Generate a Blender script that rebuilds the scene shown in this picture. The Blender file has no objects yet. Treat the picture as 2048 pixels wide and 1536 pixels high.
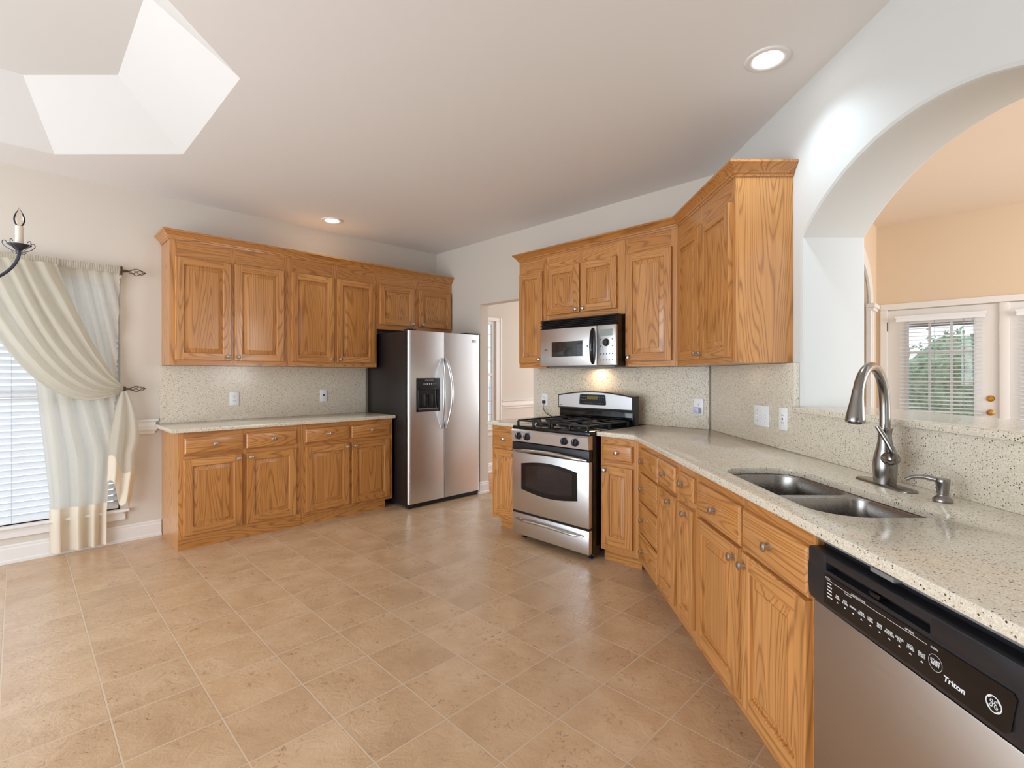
import bpy, bmesh, math, random
from mathutils import Vector, Matrix, noise as mnoise
random.seed(7)
S2 = math.sqrt(0.5)
R = math.radians
SC = bpy.context.scene
COL = SC.collection

# ------------------------------------------------------------------ camera, world, lights, exposure
CAM_H = 1.315
cam_data = bpy.data.cameras.new('camera')
cam = bpy.data.objects.new('camera', cam_data); COL.objects.link(cam)
cam_data.sensor_width = 36.0
cam_data.lens = 36.0 * 990.0 / 2048.0
cam_data.shift_y = -18.0 / 2048.0
cam_data.clip_start = 0.05
cam.location = (0, 0, CAM_H)
cam.rotation_euler = (R(90), 0, R(-45))
SC.camera = cam

SC.view_settings.view_transform = 'Standard'
SC.view_settings.look = 'None'
SC.view_settings.gamma = 1.0
SC.view_settings.use_curve_mapping = False
SC.view_settings.exposure = 0.0

world = bpy.data.worlds.new('daylight'); SC.world = world
world.use_nodes = True
wnt = world.node_tree
wbg = wnt.nodes['Background']
wbg.inputs['Color'].default_value = (0.78, 0.89, 1.0, 1)
wbg.inputs['Strength'].default_value = 1.75


def area_light(name, loc, target, size, size_y, power, color=(1, 1, 1), spread=180):
    d = bpy.data.lights.new(name, 'AREA'); d.shape = 'RECTANGLE'
    d.size = size; d.size_y = size_y; d.energy = power; d.color = color; d.spread = R(spread)
    o = bpy.data.objects.new(name, d); COL.objects.link(o)
    o.location = loc
    o.rotation_euler = (Vector(target) - Vector(loc)).to_track_quat('-Z', 'Y').to_euler()
    return o


# daylight coming in through the tall windows of the breakfast bay, left of and behind the camera
area_light('bay_window_daylight', (-2.9, 2.2, 1.5), (1.8, 2.4, 0.1), 3.2, 2.0, 100, (0.90, 0.95, 1.0))
# added fill lamp low on the left, aimed up to brighten the ceiling
area_light('ground_bounce', (-2.7, 1.8, 0.3), (1.6, 2.4, 2.9), 3.4, 0.8, 46, (0.80, 0.91, 1.0))
# unseen fill lamp added behind the camera, tilted up to lift the ceiling
area_light('rear_room_daylight', (-0.6, -3.6, 0.5), (1.2, 0.6, 2.9), 2.4, 1.0, 45, (0.84, 0.93, 1.0))
# out-of-view fill lamp, added to brighten the family room
area_light('family_room_daylight', (5.0, -4.0, 2.0), (5.6, 1.0, 1.6), 3.0, 2.2, 130, (1.0, 0.96, 0.93))
# extra fill lamp at the far end, added to brighten the dining room
area_light('dining_room_daylight', (7.4, 3.2, 1.6), (3.8, 4.4, 1.0), 2.2, 2.0, 55, (1.0, 0.98, 0.96))


# ------------------------------------------------------------------ node helpers and materials
def srgb(r, g, b):
    def f(c):
        c /= 255.0
        return c / 12.92 if c <= 0.04045 else ((c + 0.055) / 1.055) ** 2.4
    return (f(r), f(g), f(b), 1.0)


class NT:
    def __init__(self, name):
        self.m = bpy.data.materials.new(name); self.m.use_nodes = True
        self.t = self.m.node_tree
        self.b = self.t.nodes['Principled BSDF']
        self.out = self.t.nodes['Material Output']

    def n(self, typ, **kw):
        nd = self.t.nodes.new(typ)
        for k, v in kw.items():
            setattr(nd, k, v)
        return nd

    def link(self, a, b):
        self.t.links.new(a, b)

    def val(self, nd, **kw):
        for k, v in kw.items():
            nd.inputs[k.replace('_', ' ')].default_value = v
        return nd

    def math(self, op, a, b=None, clamp=False):
        nd = self.n('ShaderNodeMath', operation=op, use_clamp=clamp)
        for i, x in enumerate((a, b)):
            if x is None:
                continue
            if hasattr(x, 'links') or hasattr(x, 'is_linked'):
                self.link(x, nd.inputs[i])
            else:
                nd.inputs[i].default_value = x
        return nd.outputs[0]

    def ramp(self, fac, stops, interp='LINEAR'):
        nd = self.n('ShaderNodeValToRGB'); nd.color_ramp.interpolation = interp
        el = nd.color_ramp.elements
        while len(el) < len(stops):
            el.new(0.5)
        for e, (p, c) in zip(el, stops):
            e.position = p; e.color = c
        self.link(fac, nd.inputs['Fac'])
        return nd.outputs['Color']

    def mix(self, fac, a, b, blend='MIX'):
        nd = self.n('ShaderNodeMix', data_type='RGBA', blend_type=blend)
        for i, x in ((0, fac), (6, a), (7, b)):
            if hasattr(x, 'is_linked'):
                self.link(x, nd.inputs[i])
            else:
                nd.inputs[i].default_value = x
        return nd.outputs[2]

    def coords(self, scale=(1, 1, 1), loc=(0, 0, 0), kind='Object', rnd=False):
        tc = self.n('ShaderNodeTexCoord')
        mp = self.n('ShaderNodeMapping')
        mp.inputs['Scale'].default_value = scale; mp.inputs['Location'].default_value = loc
        src = tc.outputs[kind]
        if rnd:
            oi = self.n('ShaderNodeObjectInfo')
            mul = self.n('ShaderNodeVectorMath', operation='SCALE'); mul.inputs[0].default_value = (7.3, 5.1, 9.7)
            self.link(oi.outputs['Random'], mul.inputs['Scale'])
            ad = self.n('ShaderNodeVectorMath', operation='ADD')
            self.link(src, ad.inputs[0]); self.link(mul.outputs[0], ad.inputs[1])
            src = ad.outputs[0]
        self.link(src, mp.inputs['Vector'])
        return mp.outputs[0]

    def noise(self, vec, scale, detail=3, rough=0.5, dist=0.0):
        nd = self.n('ShaderNodeTexNoise')
        self.val(nd, Scale=scale, Detail=detail, Roughness=rough, Distortion=dist)
        self.link(vec, nd.inputs['Vector'])
        return nd.outputs['Fac']

    def bump(self, h, strength=0.2, dist=0.002):
        nd = self.n('ShaderNodeBump'); self.val(nd, Strength=strength, Distance=dist)
        self.link(h, nd.inputs['Height']); self.link(nd.outputs[0], self.b.inputs['Normal'])


def plain(name, col, rough=0.5, metal=0.0, spec=0.5, coat=0.0, emit=None, estr=0.0):
    k = NT(name)
    k.val(k.b, Base_Color=col, Roughness=rough, Metallic=metal)
    k.b.inputs['Specular IOR Level'].default_value = spec
    if coat:
        k.b.inputs['Coat Weight'].default_value = coat; k.b.inputs['Coat Roughness'].default_value = 0.08
    if emit:
        k.b.inputs['Emission Color'].default_value = emit; k.b.inputs['Emission Strength'].default_value = estr
    return k.m


def oak(name, axis):
    """Golden oak, grain running along the given local axis."""
    k = NT(name)
    sc = {'z': (1, 1, 0.09), 'x': (0.09, 1, 1), 'y': (1, 0.09, 1)}[axis]
    sf = {'z': (1, 1, 0.025), 'x': (0.025, 1, 1), 'y': (1, 0.025, 1)}[axis]
    c1 = k.coords(sc, rnd=True)
    big = k.noise(c1, 6.5, 1.0, 0.35, 0.15)
    ringv = k.math('MULTIPLY', big, 165.0)
    ring = k.math('SINE', ringv)
    ring = k.math('MULTIPLY', k.math('ADD', ring, 1.0), 0.5)
    ring = k.math('POWER', ring, 4.5)
    c2 = k.coords(sf, rnd=True)
    pores = k.noise(c2, 230, 2, 0.6)
    fine = k.noise(c2, 60, 3, 0.6)
    broad = k.noise(c1, 2.2, 2, 0.5)
    base = k.ramp(broad, [(0.3, srgb(186, 126, 66)), (0.7, srgb(207, 148, 88))])
    grain = k.math('MULTIPLY', ring, k.math('ADD', k.math('MULTIPLY', pores, 0.9), 0.1))
    col = k.mix(k.math('MULTIPLY', grain, 0.98, True), base, srgb(112, 62, 22))
    col = k.mix(k.ramp(fine, [(0.42, (0, 0, 0, 1)), (0.64, (0.42, 0.42, 0.42, 1))]), col, srgb(168, 108, 52))
    k.link(col, k.b.inputs['Base Color'])
    k.val(k.b, Roughness=0.30)
    k.b.inputs['Coat Weight'].default_value = 0.25; k.b.inputs['Coat Roughness'].default_value = 0.12
    k.bump(pores, 0.06, 0.001)
    return k.m


def quartz(name):
    k = NT(name)
    v = k.coords((1, 1, 1))
    vo = k.n('ShaderNodeTexVoronoi', feature='F1'); k.val(vo, Scale=175.0, Randomness=1.0); k.link(v, vo.inputs['Vector'])
    sepc = k.n('ShaderNodeSeparateColor'); k.link(vo.outputs['Color'], sepc.inputs[0])
    thr = k.math('MULTIPLY', k.math('SUBTRACT', sepc.outputs[0], 0.47), 0.85)
    speck = k.math('LESS_THAN', vo.outputs['Distance'], thr)
    tone = k.ramp(sepc.outputs[1], [(0.0, srgb(62, 56, 50)), (0.5, srgb(104, 95, 82)), (1.0, srgb(160, 143, 114))])
    vo2 = k.n('ShaderNodeTexVoronoi', feature='F1'); k.val(vo2, Scale=330.0); k.link(v, vo2.inputs['Vector'])
    sc2 = k.n('ShaderNodeSeparateColor'); k.link(vo2.outputs['Color'], sc2.inputs[0])
    base = k.ramp(sc2.outputs[0], [(0.0, srgb(204, 192, 170)), (0.5, srgb(218, 208, 190)), (1.0, srgb(230, 222, 208))])
    col = k.mix(speck, base, tone)
    k.link(col, k.b.inputs['Base Color'])
    k.val(k.b, Roughness=0.14)
    return k.m


def steel(name, col=(0.70, 0.715, 0.74, 1), rough=0.30, axis='x', aniso=0.5):
    k = NT(name)
    sc = {'x': (2, 400, 400), 'z': (400, 400, 2)}[axis]
    v = k.coords(sc)
    nz = k.noise(v, 1.0, 2, 0.5)
    k.val(k.b, Base_Color=col, Metallic=1.0)
    mr = k.n('ShaderNodeMapRange'); k.val(mr, To_Min=rough - 0.05, To_Max=rough + 0.06); k.link(nz, mr.inputs['Value'])
    k.link(mr.outputs[0], k.b.inputs['Roughness'])
    k.b.inputs['Anisotropic'].default_value = aniso
    k.bump(nz, 0.04, 0.0006)
    return k.m


def paint(name, col, rough=0.75, tex=0.05):
    k = NT(name)
    v = k.coords((1, 1, 1))
    nz = k.noise(v, 180, 3, 0.6)
    k.val(k.b, Base_Color=col, Roughness=rough)
    k.b.inputs['Specular IOR Level'].default_value = 0.25
    k.bump(nz, tex, 0.0015)
    return k.m


def tile_floor(name):
    k = NT(name)
    P = 0.3022
    tc = k.n('ShaderNodeTexCoord'); mp = k.n('ShaderNodeMapping')
    mp.inputs['Location'].default_value = (-0.857 + 20 * P, -1.213 + 20 * P, 0)
    k.link(tc.outputs['Object'], mp.inputs['Vector'])
    br = k.n('ShaderNodeTexBrick'); br.offset = 0.0; br.squash = 1.0
    k.val(br, Scale=1.0, Mortar_Size=0.0032, Mortar_Smooth=0.25, Bias=0.0, Brick_Width=P, Row_Height=P,
          Color1=(0, 0, 0, 1), Color2=(1, 1, 1, 1), Mortar=(0.5, 0.5, 0.5, 1))
    k.link(mp.outputs[0], br.inputs['Vector'])
    # an own pattern on each tile: shift the coordinates by the tile's random value
    rnd = k.n('ShaderNodeVectorMath', operation='SCALE'); rnd.inputs['Scale'].default_value = 31.0
    k.link(br.outputs['Color'], rnd.inputs[0])
    ad = k.n('ShaderNodeVectorMath', operation='ADD'); k.link(mp.outputs[0], ad.inputs[0]); k.link(rnd.outputs[0], ad.inputs[1])
    cloud = k.noise(ad.outputs[0], 4.2, 4, 0.55, 0.4)
    fine = k.noise(ad.outputs[0], 46, 5, 0.65, 0.9)
    base = k.ramp(cloud, [(0.25, srgb(184, 150, 116)), (0.5, srgb(198, 165, 130)), (0.78, srgb(209, 179, 147))])
    hue = k.ramp(br.outputs['Color'], [(0.0, (0.94, 0.93, 0.925, 1)), (1.0, (1.03, 1.02, 1.02, 1))])
    col = k.mix(1.0, base, hue, 'MULTIPLY')
    pits = k.ramp(fine, [(0.33, (0.55, 0.49, 0.45, 1)), (0.44, (1, 1, 1, 1))])
    pm = k.ramp(k.noise(ad.outputs[0], 7, 2, 0.5), [(0.42, (0, 0, 0, 1)), (0.62, (1, 1, 1, 1))])
    col = k.mix(pm, col, k.mix(1.0, col, pits, 'MULTIPLY'))
    col = k.mix(br.outputs['Fac'], col, srgb(206, 182, 156))
    k.link(col, k.b.inputs['Base Color'])
    rr = k.n('ShaderNodeMapRange'); k.val(rr, To_Min=0.10, To_Max=0.22); k.link(cloud, rr.inputs['Value'])
    k.link(rr.outputs[0], k.b.inputs['Roughness'])
    ridge = k.noise(ad.outputs[0], 11, 6, 0.62, 1.2)
    h = k.math('ADD', k.math('MULTIPLY', ridge, 1.0), k.math('MULTIPLY', fine, 0.35))
    h = k.math('SUBTRACT', h, k.math('MULTIPLY', br.outputs['Fac'], 1.2))
    k.bump(h, 0.55, 0.006)
    return k.m


def wood_floor(name):
    k = NT(name)
    v = k.coords((1, 1, 1))
    br = k.n('ShaderNodeTexBrick'); br.offset = 0.37
    k.val(br, Scale=1.0, Mortar_Size=0.0012, Brick_Width=0.9, Row_Height=0.08, Color1=srgb(205, 140, 78), Color2=srgb(186, 118, 60), Mortar=srgb(110, 66, 30))
    k.link(v, br.inputs['Vector'])
    k.link(br.outputs['Color'], k.b.inputs['Base Color'])
    k.val(k.b, Roughness=0.25)
    return k.m


def cloth(name, col, trans=0.62, see=0.0):
    k = NT(name)
    v = k.coords((1, 1, 1))
    nz = k.noise(k.coords((1, 1, 0.12)), 420, 2, 0.6)
    nz2 = k.noise(k.coords((0.12, 0.12, 1)), 420, 2, 0.6)
    c = k.mix(k.math('MULTIPLY', k.math('ADD', nz, nz2), 0.5), (col[0] * 0.86, col[1] * 0.86, col[2] * 0.86, 1), col)
    df = k.n('ShaderNodeBsdfDiffuse'); tr = k.n('ShaderNodeBsdfTranslucent'); mx = k.n('ShaderNodeMixShader')
    k.link(c, df.inputs['Color']); k.link(c, tr.inputs['Color'])
    mx.inputs[0].default_value = trans
    k.link(df.outputs[0], mx.inputs[1]); k.link(tr.outputs[0], mx.inputs[2])
    if see:
        tp = k.n('ShaderNodeBsdfTransparent'); m2 = k.n('ShaderNodeMixShader'); m2.inputs[0].default_value = see
        k.link(mx.outputs[0], m2.inputs[1]); k.link(tp.outputs[0], m2.inputs[2]); mx = m2
    k.link(mx.outputs[0], k.out.inputs['Surface'])
    return k.m


def glass(name, col=(1, 1, 1, 1), rough=0.0):
    k = NT(name)
    tr = k.n('ShaderNodeBsdfTransparent'); gl = k.n('ShaderNodeBsdfGlossy'); mx = k.n('ShaderNodeMixShader')
    fr = k.n('ShaderNodeFresnel'); fr.inputs['IOR'].default_value = 1.45
    tr.inputs['Color'].default_value = col; gl.inputs['Roughness'].default_value = rough
    k.link(fr.outputs[0], mx.inputs[0]); k.link(tr.outputs[0], mx.inputs[1]); k.link(gl.outputs[0], mx.inputs[2])
    k.link(mx.outputs[0], k.out.inputs['Surface'])
    return k.m


def leaves(name, c1, c2):
    k = NT(name)
    v = k.coords((1, 1, 1))
    nz = k.noise(v, 9, 4, 0.7)
    k.link(k.ramp(nz, [(0.35, c1), (0.65, c2)]), k.b.inputs['Base Color'])
    k.val(k.b, Roughness=0.6)
    return k.m


OV, OH, OY = oak('oak_upright_grain', 'z'), oak('oak_level_grain', 'x'), oak('oak_deep_grain', 'y')
OAK = [OV, OH, OY]
QZ = quartz('speckled_quartz')
STV = steel('brushed_steel_upright', axis='z')
STH = steel('brushed_steel_level', axis='x')
SINKM = steel('sink_steel', (0.34, 0.325, 0.31, 1), 0.26, 'x', 0.3)
NICK = plain('brushed_nickel', (0.56, 0.54, 0.52, 1), 0.24, 1.0)
FAUC = plain('faucet_nickel', (0.30, 0.285, 0.27, 1), 0.22, 1.0)
BLK = plain('black_enamel', srgb(24, 22, 23), 0.22)
BLKG = plain('black_gloss', srgb(14, 14, 17), 0.07)
BLKM = plain('black_cast_iron', srgb(24, 24, 26), 0.45)
BLKP = plain('black_plastic', srgb(30, 31, 36), 0.38)
FRSIDE = plain('fridge_black_side', srgb(32, 27, 26), 0.32)
GREYP = plain('grey_plastic', srgb(120, 120, 122), 0.4)
WHITEP = plain('white_plastic', srgb(236, 236, 238), 0.35)
SLOT = plain('socket_slot', srgb(60, 58, 58), 0.6)
TRIM = plain('white_trim_paint', srgb(232, 228, 224), 0.38)
WALL = paint('cream_wall_paint', srgb(214, 205, 194))
CEIL = paint('ceiling_paint', srgb(234, 231, 229), 0.85, 0.08)
TRAY = paint('tray_paint', srgb(222, 219, 216), 0.85, 0.10)
ARCHP = paint('cool_lit_arch_paint', srgb(212, 212, 209))  # wall paint made neutral: the downlight's cool cast is put into the colour
PEACH = paint('peach_wall_paint', srgb(222, 200, 174))
PEACHC = paint('peach_ceiling_paint', srgb(232, 216, 200))
TILE = tile_floor('slate_tile')
CARPET = paint('beige_carpet', srgb(205, 192, 176), 0.95, 0.3)
WOODF = wood_floor('oak_strip_floor')
SHEER = cloth('sheer_linen_curtain', srgb(244, 240, 230), 0.72, see=0.025)
LINEN = cloth('linen_curtain', srgb(236, 230, 216))
HEM = cloth('linen_hem', srgb(246, 234, 214), 0.3)
IRON = plain('bronze_iron', srgb(92, 78, 64), 0.35, 0.8)
CHIRON = plain('chandelier_iron', srgb(70, 72, 84), 0.4, 0.7)
SLAT = plain('blind_slat', srgb(238, 240, 243), 0.45)
GLASS = glass('window_glass')
OVGL = plain('oven_glass', srgb(26, 20, 26), 0.05, 0.0, 0.8)
BRASS = plain('brass', srgb(190, 140, 60), 0.18, 1.0)
IVORY = plain('candle_sleeve', srgb(226, 214, 200), 0.5)
BULB = glass('clear_bulb_glass', (0.97, 0.93, 0.9, 1), 0.02)
LENS = plain('lamp_lens', (1, 1, 1, 1), 0.4, emit=(0.93, 0.97, 1.0, 1), estr=14.0)
MICGL = plain('microwave_glass', srgb(34, 36, 40), 0.04, 0.0, 0.9)
LCD = plain('lcd_screen', srgb(150, 160, 156), 0.15)
LCDB = plain('range_clock', srgb(96, 84, 40), 0.2, emit=srgb(150, 130, 50), estr=0.12)
INK = plain('white_ink', srgb(225, 225, 225), 0.5)
DINK = plain('dark_ink', srgb(58, 58, 60), 0.5)
LEAF = leaves('hedge_leaves', srgb(84, 104, 76), srgb(160, 178, 140))
LEAF2 = leaves('tree_leaves', srgb(96, 116, 88), srgb(184, 198, 168))
CONC = paint('patio_concrete', srgb(196, 190, 180))
BEAM = plain('porch_beam_paint', srgb(104, 100, 98), 0.6)
NITE = plain('plug_in_plastic', srgb(206, 204, 222), 0.35)


# ------------------------------------------------------------------ mesh helpers
class MB:
    """Collects pieces of one mesh."""
    def __init__(self):
        self.bm = bmesh.new()

    def face(self, pts, mi=0):
        vs = [self.bm.verts.new(p) for p in pts]
        f = self.bm.faces.new(vs); f.material_index = mi
        return f

    def box(self, x0, x1, y0, y1, z0, z1, mi=0, mx=None):
        c = [(x0, y0, z0), (x1, y0, z0), (x1, y1, z0), (x0, y1, z0), (x0, y0, z1), (x1, y0, z1), (x1, y1, z1), (x0, y1, z1)]
        if mx is not None:
            c = [mx @ Vector(p) for p in c]
        v = [self.bm.verts.new(p) for p in c]
        for q in ((3, 2, 1, 0), (4, 5, 6, 7), (0, 1, 5, 4), (1, 2, 6, 5), (2, 3, 7, 6), (3, 0, 4, 7)):
            self.bm.faces.new([v[i] for i in q]).material_index = mi
        return self

    def bbox(self, x0, x1, y0, y1, z0, z1, b=0.004, mi=0, seg=2):
        """A box with rounded edges."""
        t = bmesh.new()
        bmesh.ops.create_cube(t, size=1.0, matrix=Matrix.Translation(((x0 + x1) / 2, (y0 + y1) / 2, (z0 + z1) / 2)) @ Matrix.Diagonal((x1 - x0, y1 - y0, z1 - z0, 1)))
        bmesh.ops.bevel(t, geom=t.edges[:], offset=b, segments=seg, affect='EDGES', profile=0.5)
        for f in t.faces:
            f.material_index = mi
        self._merge(t)
        return self

    def _merge(self, t, mx=None):
        vm = {}
        for v in t.verts:
            vm[v] = self.bm.verts.new(mx @ v.co if mx is not None else v.co)
        for f in t.faces:
            try:
                nf = self.bm.faces.new([vm[v] for v in f.verts]); nf.material_index = f.material_index
            except ValueError:
                pass
        t.free()

    def rings(self, rings, mi=0, closed=True, cap0=False, cap1=False):
        vv = [[self.bm.verts.new(p) for p in r] for r in rings]
        n = len(rings[0])
        for a, b in zip(vv, vv[1:]):
            for i in range(n if closed else n - 1):
                j = (i + 1) % n
                self.bm.faces.new((a[i], a[j], b[j], b[i])).material_index = mi
        if cap0:
            self.bm.faces.new(vv[0][::-1]).material_index = mi
        if cap1:
            self.bm.faces.new(vv[-1]).material_index = mi
        return self

    def lathe(self, prof, mx=Matrix.Identity(4), n=24, mi=0):
        """Profile [(radius, height)] turned about the local z axis of mx."""
        rs = []
        for (r, z) in prof:
            r = max(r, 1e-5)
            rs.append([mx @ Vector((r * math.cos(2 * math.pi * i / n), r * math.sin(2 * math.pi * i / n), z)) for i in range(n)])
        return self.rings(rs, mi, True, True, True)

    def tube(self, pts, rad, n=10, mi=0, cap=True):
        pts = [Vector(p) for p in pts]
        rad = rad if isinstance(rad, (list, tuple)) else [rad] * len(pts)
        t0 = (pts[1] - pts[0]).normalized()
        up = Vector((0, 0, 1)) if abs(t0.z) < 0.9 else Vector((1, 0, 0))
        nrm = (up - t0 * up.dot(t0)).normalized()
        rs = []
        for i, p in enumerate(pts):
            t = (pts[min(i + 1, len(pts) - 1)] - pts[max(i - 1, 0)]).normalized()
            nrm = (nrm - t * nrm.dot(t)).normalized()
            bi = t.cross(nrm)
            rs.append([p + (nrm * math.cos(2 * math.pi * k / n) + bi * math.sin(2 * math.pi * k / n)) * rad[i] for k in range(n)])
        return self.rings(rs, mi, True, cap, cap)

    def build(self, name, mats, parent=None, smooth=35, loc=None, rotz=None, bevel=0, recalc=True):
        if recalc:
            bmesh.ops.recalc_face_normals(self.bm, faces=self.bm.faces[:])
        me = bpy.data.meshes.new(name)
        self.bm.to_mesh(me); self.bm.free()
        for m in (mats if isinstance(mats, (list, tuple)) else [mats]):
            me.materials.append(m)
        if smooth:
            for p in me.polygons:
                p.use_smooth = True
            me.set_sharp_from_angle(angle=R(smooth))
        o = bpy.data.objects.new(name, me); COL.objects.link(o)
        if parent is not None:
            o.parent = parent
        if loc is not None:
            o.location = loc
        if rotz is not None:
            o.rotation_euler = (0, 0, rotz)
        if bevel:
            b = o.modifiers.new('edge', 'BEVEL'); b.width = bevel; b.segments = 2; b.limit_method = 'ANGLE'; b.angle_limit = R(40)
        return o


def thing(name, label, cat, loc=(0, 0, 0), rotz=0.0, group=None):
    o = bpy.data.objects.new(name, None); COL.objects.link(o)
    o.empty_display_size = 0.1
    o.location = loc; o.rotation_euler = (0, 0, rotz)
    return tag(o, label, cat, group)


def tag(o, label, cat, group=None):
    o['label'] = label; o['category'] = cat
    if group:
        o['group'] = group
    return o


def struct(o, label=None):
    o['kind'] = 'structure'
    if label:
        o['label'] = label
        o['category'] = label_cat(o.name)
    return o


def label_cat(n):
    return n.split('_')[0]


def dr(d, r, z=0.0):
    """Point at distance d along the arch wall direction and r across to it -> room coordinates."""
    return Vector(((d + r) * S2, (d - r) * S2, z))


ROT_L, ROT_R, ROT_S = 0.0, R(-90), R(-135)     # fronts of the left run, the range run and the sink run


def bez(p0, p1, p2, p3, n=16):
    out = []
    for i in range(n + 1):
        t = i / n; u = 1 - t
        out.append(tuple(u ** 3 * a + 3 * u * u * t * b + 3 * u * t * t * c + t ** 3 * d for a, b, c, d in zip(p0, p1, p2, p3)))
    return out


def offset_poly(pts, off):
    """Offsets a closed 2D polygon outward (counter-clockwise) by off with mitred corners."""
    n = len(pts); out = []
    area = sum(pts[i][0] * pts[(i + 1) % n][1] - pts[(i + 1) % n][0] * pts[i][1] for i in range(n))
    sg = 1 if area > 0 else -1
    for i in range(n):
        a, b, c = Vector(pts[i - 1]), Vector(pts[i]), Vector(pts[(i + 1) % n])
        d1 = (b - a).normalized(); d2 = (c - b).normalized()
        n1 = Vector((d1.y, -d1.x)) * sg; n2 = Vector((d2.y, -d2.x)) * sg
        m = n1 + n2
        if m.length < 1e-6:
            m = n1
        m.normalize()
        k = off / max(0.3, m.dot(n1))
        out.append((b.x + m.x * k, b.y + m.y * k))
    return out


def round_poly(corners, seg=8):
    """[(x, y, radius)] -> points of the polygon with rounded corners."""
    n = len(corners); out = []
    for i in range(n):
        p0 = Vector(corners[i - 1][:2]); p = Vector(corners[i][:2]); p1 = Vector(corners[(i + 1) % n][:2]); rad = corners[i][2]
        a = (p0 - p).normalized(); b = (p1 - p).normalized()
        ang = a.angle(b); t = rad / math.tan(ang / 2)
        s = p + a * t; e = p + b * t
        c = p + (a + b).normalized() * (rad / math.sin(ang / 2))
        a0 = math.atan2(s.y - c.y, s.x - c.x); a1 = math.atan2(e.y - c.y, e.x - c.x)
        da = (a1 - a0 + math.pi) % (2 * math.pi) - math.pi
        for k in range(seg + 1):
            q = a0 + da * k / seg
            out.append((c.x + rad * math.cos(q), c.y + rad * math.sin(q)))
    return out


def slab(mb, outer, holes, z0, z1, e=0.004, mi=0):
    """A slab of stone with softened edges, with holes."""
    loops = []
    for k, lp in enumerate([outer] + holes):
        s = 1 if k == 0 else -1
        ins = offset_poly(lp, -e * s)
        mid = offset_poly(lp, -e * s * 0.3)
        loops.append((lp, mid, ins))
    for zz, top in ((z1, True), (z0, False)):
        t = bmesh.new(); edges = []
        for lp, mid, ins in loops:
            vs = [t.verts.new((x, y, zz)) for x, y in ins]
            for i in range(len(vs)):
                edges.append(t.edges.new((vs[i], vs[(i + 1) % len(vs)])))
        bmesh.ops.triangle_fill(t, use_beauty=True, use_dissolve=False, edges=edges)
        for f in t.faces:
            f.material_index = mi
        mb._merge(t)
    for lp, mid, ins in loops:
        rs = [[(x, y, z0) for x, y in ins], [(x, y, z0 + e * 0.3) for x, y in mid], [(x, y, z0 + e) for x, y in lp],
              [(x, y, z1 - e) for x, y in lp], [(x, y, z1 - e * 0.3) for x, y in mid], [(x, y, z1) for x, y in ins]]
        mb.rings(rs, mi)
    bmesh.ops.remove_doubles(mb.bm, verts=mb.bm.verts[:], dist=1e-5)


def sweep(mb, prof, path, mi=0, caps=True):
    """Profile [(outward, z)] along an open 2D path with mitred corners; outward is to the right of the path's direction."""
    n = len(path); rows = []
    P = [Vector(p) for p in path]
    for i in range(n):
        d1 = (P[i] - P[i - 1]).normalized() if i > 0 else (P[1] - P[0]).normalized()
        d2 = (P[i + 1] - P[i]).normalized() if i < n - 1 else d1
        n1 = Vector((d1.y, -d1.x)); n2 = Vector((d2.y, -d2.x))
        m = (n1 + n2).normalized(); k = 1 / max(0.3, m.dot(n1))
        rows.append([(P[i].x + m.x * k * o, P[i].y + m.y * k * o, z) for o, z in prof])
    mb.rings(rows, mi, True, caps, caps)


# ------------------------------------------------------------------ the setting
YW, XW, RW, H = 4.937, 3.63, 1.49, 2.79      # left wall, range wall, arch wall, ceiling height

m = MB(); m.box(-2.6, XW + 0.06, -4.6, YW + 0.12, -0.12, 0.0)
struct(m.build('floor', TILE, smooth=0), 'tan slate tile floor of the kitchen laid in a square grid')
m = MB(); m.box(XW + 0.06, 7.3, 2.0, YW + 0.12, -0.12, 0.0)
struct(m.build('floor_dining', WOODF, smooth=0), 'orange wood floor seen beyond the opening beside the refrigerator')
m = MB(); m.box(XW + 0.06, 7.0, -5.5, 2.0, -0.12, -0.002)
struct(m.build('floor_family', CARPET, smooth=0), 'floor of the room behind the arch')

# left wall: holes for the kitchen window and the dining window
WX0, WX1, WZ0, WZ1 = -1.05, 0.575, 0.262, 2.10
DX0, DX1, DZ0, DZ1 = 3.98, 4.61, 0.60, 2.045
m = MB()
m.box(-2.6, WX0, YW, YW + 0.12, 0, H); m.box(WX0, WX1, YW, YW + 0.12, 0, WZ0); m.box(WX0, WX1, YW, YW + 0.12, WZ1, H)
m.box(WX1, DX0, YW, YW + 0.12, 0, H); m.box(DX0, DX1, YW, YW + 0.12, 0, DZ0); m.box(DX0, DX1, YW, YW + 0.12, DZ1, H)
m.box(DX1, 7.3, YW, YW + 0.12, 0, H)
struct(m.build('wall_left', WALL, smooth=0), 'cream wall behind the long run of cabinets and the curtained window')

# range wall with the opening to the dining room
OY0, OY1, OZ = 3.33, 4.13, 2.096
m = MB()
m.box(XW, XW + 0.12, 1.40, OY0, 0, H); m.box(XW, XW + 0.12, OY0, OY1, OZ, H); m.box(XW, XW + 0.12, OY1, YW, 0, H)
struct(m.build('wall_range', WALL, smooth=0), 'cream wall behind the stove with an opening into the dining room')

# ceiling with the octagonal tray
TC = Vector((-0.42, 3.295)); HE, HS, UE, US, TZ = 1.205, 0.5975, 0.845, 0.445, 3.10


def octo(he, hs):
    return [(TC.x + a, TC.y + b) for a, b in ((he, -hs), (he, hs), (hs, he), (-hs, he), (-he, hs), (-he, -hs), (-hs, -he), (hs, -he))]


t = bmesh.new(); ed = []
for lp in ([(-2.6, -4.6), (7.3, -4.6), (7.3, YW + 0.12), (-2.6, YW + 0.12)], octo(HE, HS)):
    vs = [t.verts.new((x, y, H)) for x, y in lp]
    ed += [t.edges.new((vs[i], vs[(i + 1) % len(vs)])) for i in range(len(vs))]
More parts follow.
